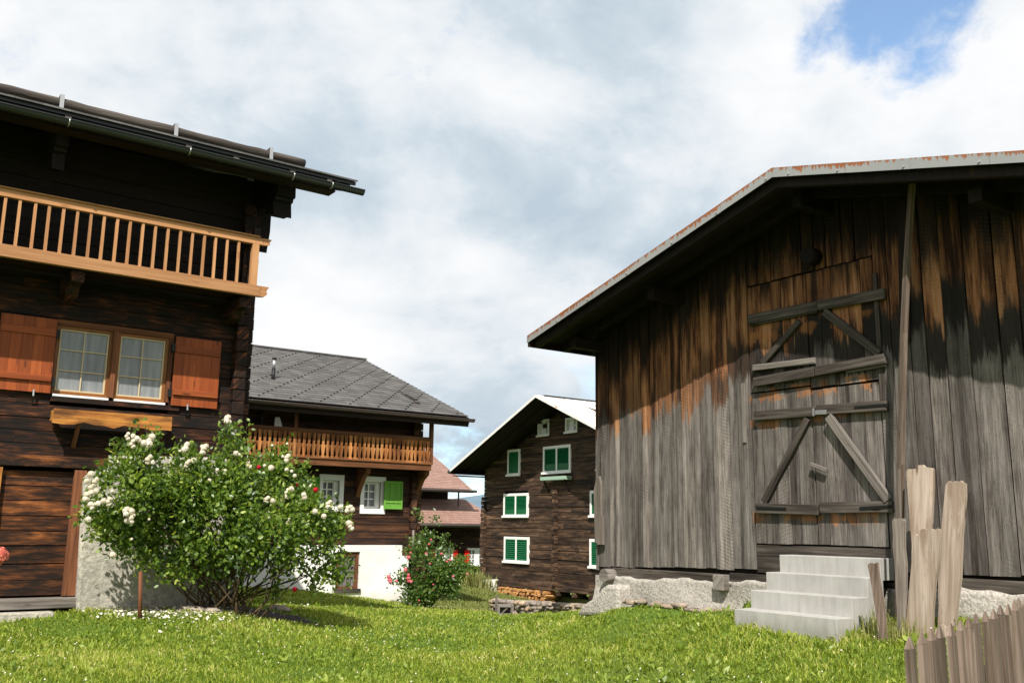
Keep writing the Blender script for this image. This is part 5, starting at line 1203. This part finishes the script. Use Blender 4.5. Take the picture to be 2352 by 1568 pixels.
stems = [((560, 1395), (590, 1280), .016), ((565, 1398), (640, 1270), .014), ((575, 1396), (700, 1285), .013), ((550, 1398), (505, 1250), .018), ((545, 1395), (560, 1200), .02), ((588, 1390), (660, 1300), .011), ((598, 1388), (730, 1280), .010), ((555, 1396), (430, 1290), .014), ((470, 1380), (340, 1250), .015),
         ((520, 1398), (480, 1200), .016), ((540, 1300), (680, 1220), .010), ((580, 1330), (620, 1250), .010), ((612, 1385), (650, 1290), .009), ((600, 1345), (700, 1300), .008), ((430, 1392), (440, 1270), .012), ((510, 1375), (620, 1290), .009), ((535, 1340), (600, 1290), .01)]
shoots = [(((335, 1050), (340, 1010), (333, 975)), 26), (((352, 1030), (362, 990)), 16), (((525, 1030), (520, 990), (514, 968)), 30), (((535, 1040), (548, 1000), (562, 985)), 24), (((270, 1060), (268, 1030), (262, 1012)), 12), (((640, 1080), (655, 1030), (660, 1015)), 16), (((680, 1110), (700, 1075), (708, 1065)), 12), (((620, 1080), (622, 1040), (626, 1025)), 12),
          (((740, 1210), (775, 1175), (800, 1168)), 16), (((760, 1220), (790, 1200), (803, 1190)), 16), (((440, 1060), (430, 1035)), 16), (((715, 1320), (722, 1352), (716, 1370)), 12), (((630, 1300), (632, 1360), (634, 1385)), 7), (((225, 1160), (212, 1178), (214, 1190)), 16), (((240, 1210), (222, 1215)), 14), (((395, 1300), (405, 1318)), 20), (((770, 1310), (762, 1325)), 18), (((710, 1100), (706, 1120), (712, 1150)), 18)]
rose, RO = rosebush('rose_bush', (500, 1400), 14.15, blobs, 33000, M['leaf'], .070, 'large rose bush with cream white blossoms growing before the dark chalet', stems, shoots, 3, .0016)
bm = [blossom_mesh('blossom', M['petal'], 24, .062, 1), blossom_mesh('blossom', M['petal'], 14, .052, 2, 4)]; bsm = blossom_mesh('blossom', M['petal'], 14, .036, 5); brd = blossom_mesh('blossom', M['redpetal'], 22, .05, 7)
def place(src, first, x, y, z, parent, s=1.0):
    o = src if first else src.copy()
    if not first: COL.objects.link(o)
    o.parent = parent; o.location = (x, y, z); o.rotation_euler = (random.uniform(.3, 1.4), random.uniform(-.5, .5), random.uniform(-.6, .6)); o.scale = (s, s, s); return o
fl = [(800, 70), (835, 62), (850, 82), (830, 118), (870, 95), (900, 105), (940, 100), (950, 70), (925, 120), (1170, 130), (1150, 150), (1128, 160), (1280, 150), (1265, 130), (1480, 170), (1500, 182), (570, 305), (548, 345), (595, 355), (565, 385), (600, 410), (550, 440), (540, 455), (560, 495), (585, 505), (612, 485), (650, 470), (680, 480), (690, 460), (700, 410), (790, 540), (820, 535), (805, 590), (825, 585), (710, 810),
      (825, 712), (930, 215), (960, 225), (1215, 215), (1175, 240), (1345, 300), (1405, 288), (1360, 300), (1310, 345), (1570, 368), (1560, 250), (1660, 250), (1705, 262), (1800, 205), (1775, 195), (1705, 125), (1800, 115), (1785, 410), (1825, 395), (1800, 430), (1905, 430), (1910, 450), (1670, 468), (1710, 470), (1770, 465), (1680, 565), (1665, 575), (1815, 608), (2060, 495), (2130, 510), (2085, 510), (2185, 522), (2205, 525), (2190, 610), (2200, 635),
      (2030, 565), (1975, 535), (1850, 315), (1830, 285), (1800, 275), (1945, 380), (550, 585), (1460, 450), (935, 588), (1425, -35), (1440, -25)]
used = set()
small = {(1128, 160), (1265, 130), (1570, 368), (1660, 250), (1800, 115), (1705, 125), (1460, 450), (935, 588), (825, 712), (1850, 315), (1830, 285), (1800, 275), (1945, 380), (2085, 510), (1775, 195), (1500, 182), (690, 460), (1440, -25), (700, 410)}
for i, (X, Y) in enumerate(fl+[(1425, -40)]):
    p = gd(X*.3662, 976.2+.3662*Y, 13.62+.0016*(X*.3662-500)); sm_ = (X, Y) in small; src = bsm if sm_ else bm[1 if i % 3 == 0 else 0]; f = id(src) not in used; used.add(id(src))
    place(src, f, p.x-RO[0], p.y-RO[1], p.z-RO[2], rose, random.uniform(.62, .95) if not sm_ else random.uniform(.6, 1.0))
for i, (X, Y) in enumerate(((1980, 402), (1862, 370), (1620, 258), (1560, 232), (1850, 1025))):
    p = gd(X*.3662, 976.2+.3662*Y, 13.75+.0016*(X*.3662-500)); o = place(brd, i == 0, p.x-RO[0], p.y-RO[1], p.z-RO[2], rose, (.9, .5, .75, .6, .85)[i]); o['label'] = 'red blossom'
p = gd(324, 1397, 13.3); b = MB(); q = gd(325, 1285, 13.3); b.tube([(0, 0, -.05), (q.x-p.x, q.y-p.y, q.z-p.z)], [.028, .024], 8)
o = b.build('stake', M['doorpost']); o.location = (p.x, p.y, zg1(p.x, p.y)); tag(o, 'short brown wooden stake upright beneath the white rose bush', 'stake')

# pink rose bush by the farmhouse corner
pb = [(965, 1205, 12), (972, 1238, 20), (950, 1262, 13), (965, 1280, 25), (1000, 1288, 24), (1000, 1310, 40), (965, 1335, 38), (1025, 1325, 36), (1048, 1305, 24), (932, 1330, 18), (955, 1365, 28), (990, 1362, 28), (1035, 1345, 24), (902, 1328, 10), (1058, 1298, 14), (1020, 1258, 14)]
ps = [((975, 1395), (965, 1300), .016), ((980, 1395), (1010, 1300), .014), ((970, 1395), (930, 1335), .010), ((985, 1395), (1040, 1320), .012), ((978, 1395), (980, 1250), .014)]
psh = [(((965, 1195), (955, 1175), (952, 1168)), 12), (((990, 1200), (1003, 1188)), 12), (((1015, 1240), (1028, 1226)), 10), (((1040, 1300), (1066, 1290), (1072, 1293)), 10), (((930, 1330), (900, 1335)), 10)]
prs, PO = rosebush('rose_bush', (978, 1392), 25.0, pb, 9500, M['leaf2'], .075, 'smaller rose bush with pink blossoms at the corner of the white plaster wall', ps, psh, 8)
bp1 = blossom_mesh('blossom', M['pinkpetal'], 16, .07, 3)
for i, (X, Y) in enumerate(((695, 985), (700, 1010), (705, 1025), (827, 932), (852, 975), (850, 1000), (868, 1025), (850, 1022), (852, 835), (865, 800), (908, 1103), (1043, 1087), (1045, 1048), (935, 1175), (975, 995), (1110, 808), (1150, 870), (1175, 855), (1020, 885), (990, 805), (1012, 735), (1028, 697), (1310, 965), (1200, 985), (755, 1020))):
    p = gd(689+.29297*X, 1033.6+.29297*Y, 24.6); place(bp1, i == 0, p.x-PO[0], p.y-PO[1], p.z-PO[2], prs, random.uniform(.6, 1.0) if i < 9 else random.uniform(.4, .65))
o = MB(); p = gd(951, 1290, 25.3); q = gd(949.5, 1217, 25.3); o.tube([(0, 0, -1.2), (q.x-p.x, q.y-p.y, q.z-p.z)], .03, 6); o = o.build('post', M['barl']); o.location = p; tag(o, 'thin grey wooden post rising behind the pink rose bush', 'post')

# salmon rose reaching in at the left edge, close to the camera
p = gd(-6, 1272, 6.0); rb = empty('rose_bush', (p.x-.25, p.y, zg1(p.x-.25, p.y)), 0, 'salmon pink rose blossom reaching in at the left edge of the view', 'rose bush')
o = blossom_mesh('blossom', mk_leaf('salmon rose petal', [(0, (.55, .10, .07)), (1, (.75, .28, .20))], (1, .9, .9), .5, .25, .2), 26, .062, 9); o.parent = rb; o.location = p-rb.location; o.rotation_euler = (1.0, .2, 0)
b = MB(); b.tube([(0, 0, 0), (.02, .05, .6), tuple((p-rb.location)-Vector((.02, 0, .04)))], [.01, .008, .005], 6); b.build('stem', M['stem'], rb)
Cc = RNG.normal(size=(160, 3))*np.array([.10, .15, .3])+np.array([-.12, 0, .8]); leafmesh('foliage', Cc, RNG.normal(size=(160, 3)), np.full(160, .06), RNG.random(160), M['leaf'], rb)

# ================================================================== stones, petals, paths
for i, (px, py, rx, ry, rzz, lab) in enumerate(((283, 1393, .19, .12, .09, 'grey rounded field stone in the grass left of the rose bush foot'), (440, 1405, .22, .12, .06, 'flat pale stone half sunk in grass under the middle of the rose bush'), (480, 1407, .16, .12, .05, 'small flat stone in shade under the rose stems'), (345, 1398, .12, .1, .05, 'small flat stone beside the wooden stake'), (640, 1402, .2, .12, .06, 'low dark stone in shade right of the rose stems'))):
    b = MB(); rock(b, (0, 0, 0), rx, ry, rzz, .5); o = b.build('stone', M['stone']); h = hit(px, py, 8, 30); o.location = h+Vector((0, 0, rzz*.3)); tag(o, lab, 'stone', 'stones round the rose bed')
bc = hit(540, 1401, 8, 30); bd_ = (FH.e.x, FH.e.y)
def inbed(x, y, k=1.0):
    dx = x-bc.x; dy = y-bc.y; a_ = dx*FH.e.x+dy*FH.e.y; c_ = dx*FH.n.x+dy*FH.n.y; return (a_/(1.35*k))**2+(c_/(.62*k))**2 < 1+.15*np.sin(a_*7)+.15*np.sin(c_*9+2)
rr_, aa_ = np.meshgrid(np.linspace(0, 1, 12), np.linspace(0, 2*pi, 41)); xx_ = bc.x+rr_*(1.4*np.cos(aa_)*FH.e.x+.66*np.sin(aa_)*FH.n.x); yy_ = bc.y+rr_*(1.4*np.cos(aa_)*FH.e.y+.66*np.sin(aa_)*FH.n.y)
zz_ = zg(xx_, yy_)+.05*(1-rr_**2)-.01+.012*np.sin(xx_*31)*np.sin(yy_*27); id_ = np.arange(41*12).reshape(41, 12)
tag(npmesh('soil', np.stack([xx_, yy_, zz_], -1).reshape(-1, 3), np.stack([id_[:-1, :-1], id_[1:, :-1], id_[1:, 1:], id_[:-1, 1:]], -1).reshape(-1, 4), M['soil'], smooth=True), kind='structure')
# petals
def scatter_quads(name, C, size, mat, rnd, up=.02, parent=None):
    n = len(C); a = RNG.uniform(0, 2*pi, n); u_ = np.stack([np.cos(a), np.sin(a), RNG.normal(size=n)*.35], 1); v_ = np.stack([-np.sin(a), np.cos(a), RNG.normal(size=n)*.35], 1); s = size[:, None]
    V = np.stack([C-u_*s, C-v_*s*.8, C+u_*s, C+v_*s*.8], 1).reshape(-1, 3); V[:, 2] += up
    return npmesh(name, V, np.arange(n*4).reshape(-1, 4), mat, np.repeat(rnd, 4), parent)
pts = []
for cx, cy, sx, sy, n in ((330, 1410, 55, 7, 300), (420, 1414, 80, 8, 200), (270, 1406, 40, 6, 90), (500, 1400, 90, 12, 90), (500, 1420, 150, 18, 120)):
    for _ in range(n):
        px, py = RNG.normal(cx, sx), RNG.normal(cy, sy)
        if 150 < px < 800 and py < 1475: pts.append((px, max(1392, py)))
C_ = np.array([hit(px, py, 8, 22) for px, py in pts]); o = scatter_quads('fallen_petals', C_, RNG.uniform(.012, .026, len(C_)), M['petal'], RNG.uniform(.5, 1, len(C_)), .04); tag(o, kind='stuff')
# stone edging path between lawn and farmhouse
edge = [hit(px, py, 12, 45) for px, py in ((690, 1351), (745, 1357), (800, 1367), (860, 1376), (925, 1388), (985, 1394), (1040, 1399), (1090, 1403), (1150, 1408))]
b = MB(); 
E2 = []
for i in range(len(edge)-1):
    for t in np.linspace(0, 1, 5)[:-1]: E2.append(edge[i].lerp(edge[i+1], t))
E2.append(edge[-1])
for i in range(len(E2)-1):
    a, c = E2[i], E2[i+1]; d = (c-a).normalized(); s = Vector((-d.y, d.x, 0)); s = s if s.y > 0 else -s; P = []
    wn_ = .5
    for k in range(8):
        p = c-d*.02 if k & 1 else a+d*.02; p = p+s*(wn_ if k & 2 else 0); z = zg1(p.x, p.y)+(.055 if k & 4 else -.3)+random.uniform(-.008, .008); P.append((p.x, p.y, z))
    b.hexa(P, d)
tag(b.build('path', M['pathm']), kind='structure')
# grass edge wall (white low wall) in the gap
wl0 = hit(1060, 1352, 20, 60); a = gd(1058, 1336, 41); c = gd(1118, 1344, 41)
b = MB(); z0 = min(a.z, c.z); b.hexa([(x+0, y+dy, z) for z in (z0-.9, z0+.08) for dy in (0, .25) for x, y in ((a.x-.6, a.y+.2), (c.x, c.y))], (1, 0, 0))
V_ = b.v; o = b.build('garden_wall', M['plaster']); tag(o, 'low white garden wall in the gap between the pink roses and the log house', 'wall')
# tall dry grass tufts before it
def tufts(name, P, n, L, wd, mat, seed=0, spread=.1):
    rg = np.random.default_rng(seed); m = len(P); k = m*n; base_ = np.repeat(P, n, 0)+np.c_[rg.normal(size=(k, 2))*spread, np.zeros(k)]; base_[:, 2] = zg(base_[:, 0], base_[:, 1])-.01
    a = rg.uniform(0, 2*pi, k); ln = L*rg.uniform(.5, 1.2, k); be = rg.uniform(.1, .6, k); dx = np.stack([np.cos(a), np.sin(a), np.zeros(k)], 1); sd = np.stack([-np.sin(a), np.cos(a), np.zeros(k)], 1)*wd/2
    mid = base_+dx*(ln*be*.35)[:, None]+np.array([0, 0, 1])*(ln*.6)[:, None]; tip = base_+dx*(ln*be)[:, None]+np.array([0, 0, 1])*(ln*(1-.35*be))[:, None]
    V = np.stack([base_-sd, base_+sd, mid+sd*.8, mid-sd*.8, tip, tip+sd*.1], 1).reshape(-1, 3); i = np.arange(k)[:, None]*6
    Fq = np.concatenate([i+np.array([[0, 1, 2, 3]]), i+np.array([[3, 2, 5, 4]])], 1).reshape(-1, 4)
    cl = np.clip(.45+rg.normal(size=k)*.25, 0, 1); return V, Fq, np.repeat(cl, 6)
mdry = mk_leaf('dry tall grass', [(0, (.12, .15, .03)), (.6, (.26, .26, .08)), (1, (.42, .37, .16))], (1.5, 1.5, 1), .6, .3, .3)
P = np.array([gd(px, 1345, 38.5) for px in np.linspace(1062, 1116, 30)]); V, Fq, r_ = tufts('t', P, 16, .75, .03, mdry, 3, .25)
tag(npmesh('tall_grass', V, Fq, mdry, r_), kind='stuff')
P = np.array([hit(px, py, 5, 14) for px, py in ((2010, 1450), (2025, 1462), (2040, 1455), (2050, 1468), (2062, 1460), (2070, 1475), (2000, 1462), (1985, 1468), (2035, 1470), (2080, 1478), (2018, 1440))])
V, Fq, r_ = tufts('t', P, 34, .24, .008, mdry, 5, .07); tag(npmesh('tall_grass', V, Fq, mdry, r_), kind='stuff')

# ================================================================== lawn
def allowed(x, y):
    u, v = FB.inv(x, y); ok = ~((v > -.22) & (u > -4.0)); ok &= ~((v > -1.06) & (u > -.42) & (u < .92))
    u, v = FH.inv(x, y); ok &= ~((v > -.17) & (u < .05)); ok &= ~((v > -.4) & (u < -2.55))
    u, v = FM.inv(x, y); ok &= ~((v > -.3) & (u < .1)); ok &= ~inbed(x, y, .97)
    return ok
def sample(n, dmin, dmax, pw=1.0, ang=.76):
    t = RNG.random(n); d = (dmin**(1-pw)+t*(dmax**(1-pw)-dmin**(1-pw)))**(1/(1-pw)) if pw != 1 else dmin*(dmax/dmin)**t
    a = RNG.uniform(-ang, ang, n); x = d*np.sin(a); y = d*np.cos(a); return x, y, d
def on_path(x, y):
    m_ = np.zeros(len(x), bool)
    for i in range(len(edge)-1):
        a, c = edge[i], edge[i+1]; dx, dy = c.x-a.x, c.y-a.y; L2 = dx*dx+dy*dy; t = np.clip(((x-a.x)*dx+(y-a.y)*dy)/L2, 0, 1)
        qx, qy = a.x+t*dx, a.y+t*dy; dd = np.hypot(x-qx, y-qy); sgn = (x-a.x)*(-dy)+(y-a.y)*dx
        m_ |= (dd < .48) & (sgn > 0)
    return m_
N_ = 520000
x, y, d = sample(N_, 5.2, 28, 1.35)
k = allowed(x, y) & ~on_path(x, y); x, y, d = x[k], y[k], d[k]; z = zg(x, y)
k = len(x); patch = 1.3*np.sin(x*1.3+y*.7)*np.cos(y*1.1-x*.5)+.5*np.sin(x*4.1)*np.sin(y*3.3+1)+.6*np.sin(x*9+y*4)*np.cos(y*8-x*3)
ln = (.050+.018*patch)*RNG.uniform(.55, 1.45, k); ln = np.clip(ln, .018, .12); wd = .0042*RNG.uniform(.8, 1.5, k)*np.clip(d/9, 1, 2.4)
a = RNG.uniform(0, 2*pi, k); be = RNG.uniform(.15, .95, k); dx = np.stack([np.cos(a), np.sin(a), np.zeros(k)], 1); a2 = RNG.uniform(0, 2*pi, k); sd = np.stack([np.cos(a2), np.sin(a2), np.zeros(k)], 1)*wd[:, None]
b0 = np.stack([x, y, z-.004], 1); Z1 = np.array([0, 0, 1.])
mid = b0+dx*(ln*be*.4)[:, None]+Z1*(ln*.62)[:, None]; tip = b0+dx*(ln*be)[:, None]+Z1*(ln*(1-.4*be))[:, None]
V = np.stack([b0-sd, b0+sd, mid+sd*.8, mid-sd*.8, tip-sd*.1, tip+sd*.15], 1).reshape(-1, 3); i = np.arange(k)[:, None]*6
Fq = np.concatenate([i+np.array([[0, 1, 2, 3]]), i+np.array([[3, 2, 5, 4]])], 1).reshape(-1, 4)
r_ = np.clip(.47+.15*patch+RNG.normal(size=k)*.26, 0, 1)
tag(npmesh('grass', V, Fq, M['grass'], np.repeat(r_, 6)), kind='stuff')
# meadow beyond the path
x, y, d = sample(60000, 27, 48, .8, .12); k = allowed(x, y); x, y = x[k], y[k]; P = np.stack([x, y, zg(x, y)], 1)
V, Fq, r_ = tufts('t', P, 1, .11, .03, None, 9, .02); tag(npmesh('meadow_grass', V, Fq, mdry, r_*.5), kind='stuff')
# broad leaved weeds: rosettes of clover, plantain and dandelion leaves
x, y, d = sample(26000, 5.2, 24, 1.4); k = allowed(x, y) & ~on_path(x, y); x, y = x[k], y[k]
dens = np.sin(x*.9+1)*np.cos(y*.8)+.45*np.sin(x*2.9-y*2.1)+.25*(x > 1); k = RNG.random(len(x)) < np.clip(.42+.5*dens, .06, 1); x, y = x[k], y[k]
Cs, Ns, Sz, Rn = [], [], [], []
for X, Y, Z in zip(x, y, zg(x, y)):
    n = random.randint(3, 7); s = random.uniform(.03, .055) if random.random() < .75 else random.uniform(.06, .10); r = random.random()
    for j in range(n):
        a = random.uniform(0, 2*pi); e = random.uniform(.35, 1.3); Cs.append((X+.01*cos(a), Y+.01*sin(a), Z+.012)); Ns.append((cos(a)*cos(e), sin(a)*cos(e), sin(e))); Sz.append(s*random.uniform(.7, 1.1)); Rn.append(min(1, max(0, r*.6+random.uniform(0, .4))))
o = leafmesh('weeds', np.array(Cs), np.array(Ns), np.array(Sz), np.array(Rn), M['weed'], None, .42, .2); tag(o, kind='stuff')
# clover and daisy heads
x, y, d = sample(4200, 6, 26, .75); k = allowed(x, y) & ~on_path(x, y); x, y = x[k], y[k]
dens = np.sin(x*.7-.6)*np.cos(y*.6+1.2)+.7*np.sin(x*2.1+y*1.3); k = RNG.random(len(x)) < np.clip(.30+.42*dens-.3*(x > .3), .025, 1); x, y = x[k], y[k]; z = zg(x, y)+RNG.uniform(.045, .085, len(x))
ico = np.array([(0, 0, 1), (1, 0, 0), (0, 1, 0), (-1, 0, 0), (0, -1, 0), (0, 0, -1)], float); fi = np.array([(0, 1, 2), (0, 2, 3), (0, 3, 4), (0, 4, 1), (5, 2, 1), (5, 3, 2), (5, 4, 3), (5, 1, 4)])
n = len(x); s = RNG.uniform(.007, .0115, n); V = (np.stack([x, y, z], 1)[:, None]+ico[None]*s[:, None, None]).reshape(-1, 3); Fq = (np.arange(n)[:, None, None]*6+fi[None]).reshape(-1, 3)
tag(npmesh('clover_flowers', V, Fq, M['petal'], np.repeat(RNG.uniform(.3, 1, n), 6)), kind='stuff')
# weeds at the feet of barn and steps
Cs, Ns, Sz = [], [], []
for px, py, n, s in ((2118-350, 0, 0, 0), (1712, 1418, 10, .1), (1975-250, 1424, 8, .09), (1755, 1437, 8, .08), (1790, 1440, 8, .07), (1812, 1436, 6, .07), (1832, 1446, 8, .08), (1722, 1403, 9, .09), (1890, 1462, 8, .06), (1960, 1470, 10, .07), (2085, 1500, 10, .09), (2092, 1480, 8, .08)):
    if n:
        h = hit(px, py, 5, 16)
        for _ in range(n): e = random.uniform(.4, 1.4); a = random.uniform(0, 2*pi); Cs.append((h.x+random.uniform(-.06, .06), h.y+random.uniform(-.06, .06), h.z+random.uniform(0, .05))); Ns.append((cos(a)*cos(e), sin(a)*cos(e), sin(e))); Sz.append(s*random.uniform(.6, 1.3))
tag(leafmesh('foot_weeds', np.array(Cs), np.array(Ns), np.array(Sz), RNG.uniform(.2, .9, len(Cs)), M['weed'], None, .7), kind='stuff')

# ================================================================== stone wall, woodpile, odd bits in the gap
a = gd(1143, 1392, 23); c = gd(1345, 1392, 16.5); b = MB(); n = 30
for row in range(4):
    for i in range(n):
        t = (i+random.uniform(-.3, .3)+(.5 if row % 2 else 0))/n; p = a.lerp(c, t); tp = gd(1143+t*200, 1375+t*12+(0), 23-6.5*t); zt = tp.z; zb_ = zg1(p.x, p.y)-.05; hh = (zt-zb_)/4
        rock(b, (p.x, p.y+random.uniform(-.04, .04), zb_+hh*(row+.5)), .19*random.uniform(.7, 1.25), .15, hh*.62)
o = b.build('stone_wall', M['stone']); tag(o, 'low dry stone wall running from the grass dip to the barn corner', 'wall')
o = MB(); p = gd(1140, 1408, 21.8); q = gd(1140, 1367, 21.8); o.bx(-.028, .028, -.03, .03, -.3, q.z-p.z, 'z'); o = o.build('post', M['barl']); o.location = p; tag(o, 'short square grey post at the left end of the dry stone wall', 'post')
p = gd(1161, 1409, 20.8); w_ = .33; b = MB(); h_ = gd(1161, 1387, 20.8).z-p.z
b.bx(-.17, -.12, -.12, .12, -.05, h_, 'z'); b.bx(.11, .17, -.12, .12, -.05, h_-.0, 'z'); b.bx(-.12, .11, -.115, .12, h_-.05, h_, 'x'); b.bx(-.12, .11, -.11, .115, -.05, .02, 'x'); b.bx(-.12, .11, .09, .11, .02, h_-.05, 'x'); b.bar((-.10, -.08, .0), (.06, -.08, h_-.04), .03, .03)
o = b.build('wooden_box', M['barl']); o.location = p; tag(o, 'small open grey wooden box standing before the dry stone wall', 'box')
# firewood under the log house
b = MB(); b.prism([(.07*cos(t)*f, .07*sin(t)*f) for t, f in zip(np.linspace(0, 2*pi, 7)[:-1], (1, .8, 1.1, .7, 1, .9))], -.2, .2, mp=lambda a, c, d: (a, d, c), g=(0, 1, 0))
log0 = b.build('firewood_log', M['firewood']); first = True
for row in range(8):
    for i in range(24):
        t = i/24; p = FN.at(1150+t*116, 1360, .1)[0]; zt = FN.at(1150+t*116, 1349+t*14, .1)[1]; zb_ = FN.at(1200, 1384, .1)[1]; z = zb_+row*.145
        if z > zt+.05: continue
        o = log0 if first else log0.copy()
        if not first: COL.objects.link(o)
        first = False; o.location = FN.W(p+random.uniform(-.04, .04)+(.08 if row % 2 else 0), -.05+random.uniform(-.08, .08), z); o.rotation_euler = (random.uniform(-.2, .2), random.uniform(0, 6), FN.rz+random.uniform(-.3, .3)); o.scale = (random.uniform(.8, 1.3),)*3
        tag(o, 'split orange brown firewood log in the pile under the green shuttered log house', 'firewood', 'firewood logs piled under the log house')
# hanging greenery at the far house window
a = FR.at(1066, 1305, 1.3); c = FR.at(1114, 1305, 1.3); n = 500; Cq = np.array([FR.W(random.uniform(a[0], c[0]), -1.3+random.uniform(-.2, .2), a[1]+random.uniform(-.25, .15)) for _ in range(n)])
PL = FR.W((a[0]+c[0])/2, -1.3, a[1]-.2); o = leafmesh('window_plant', Cq-np.array(PL), RNG.normal(size=(n, 3)), np.full(n, .14), RNG.random(n)*.6, M['leaf'], None); o.location = PL
tag(o, 'green trailing plants in the box below the red shuttered window', 'plant')
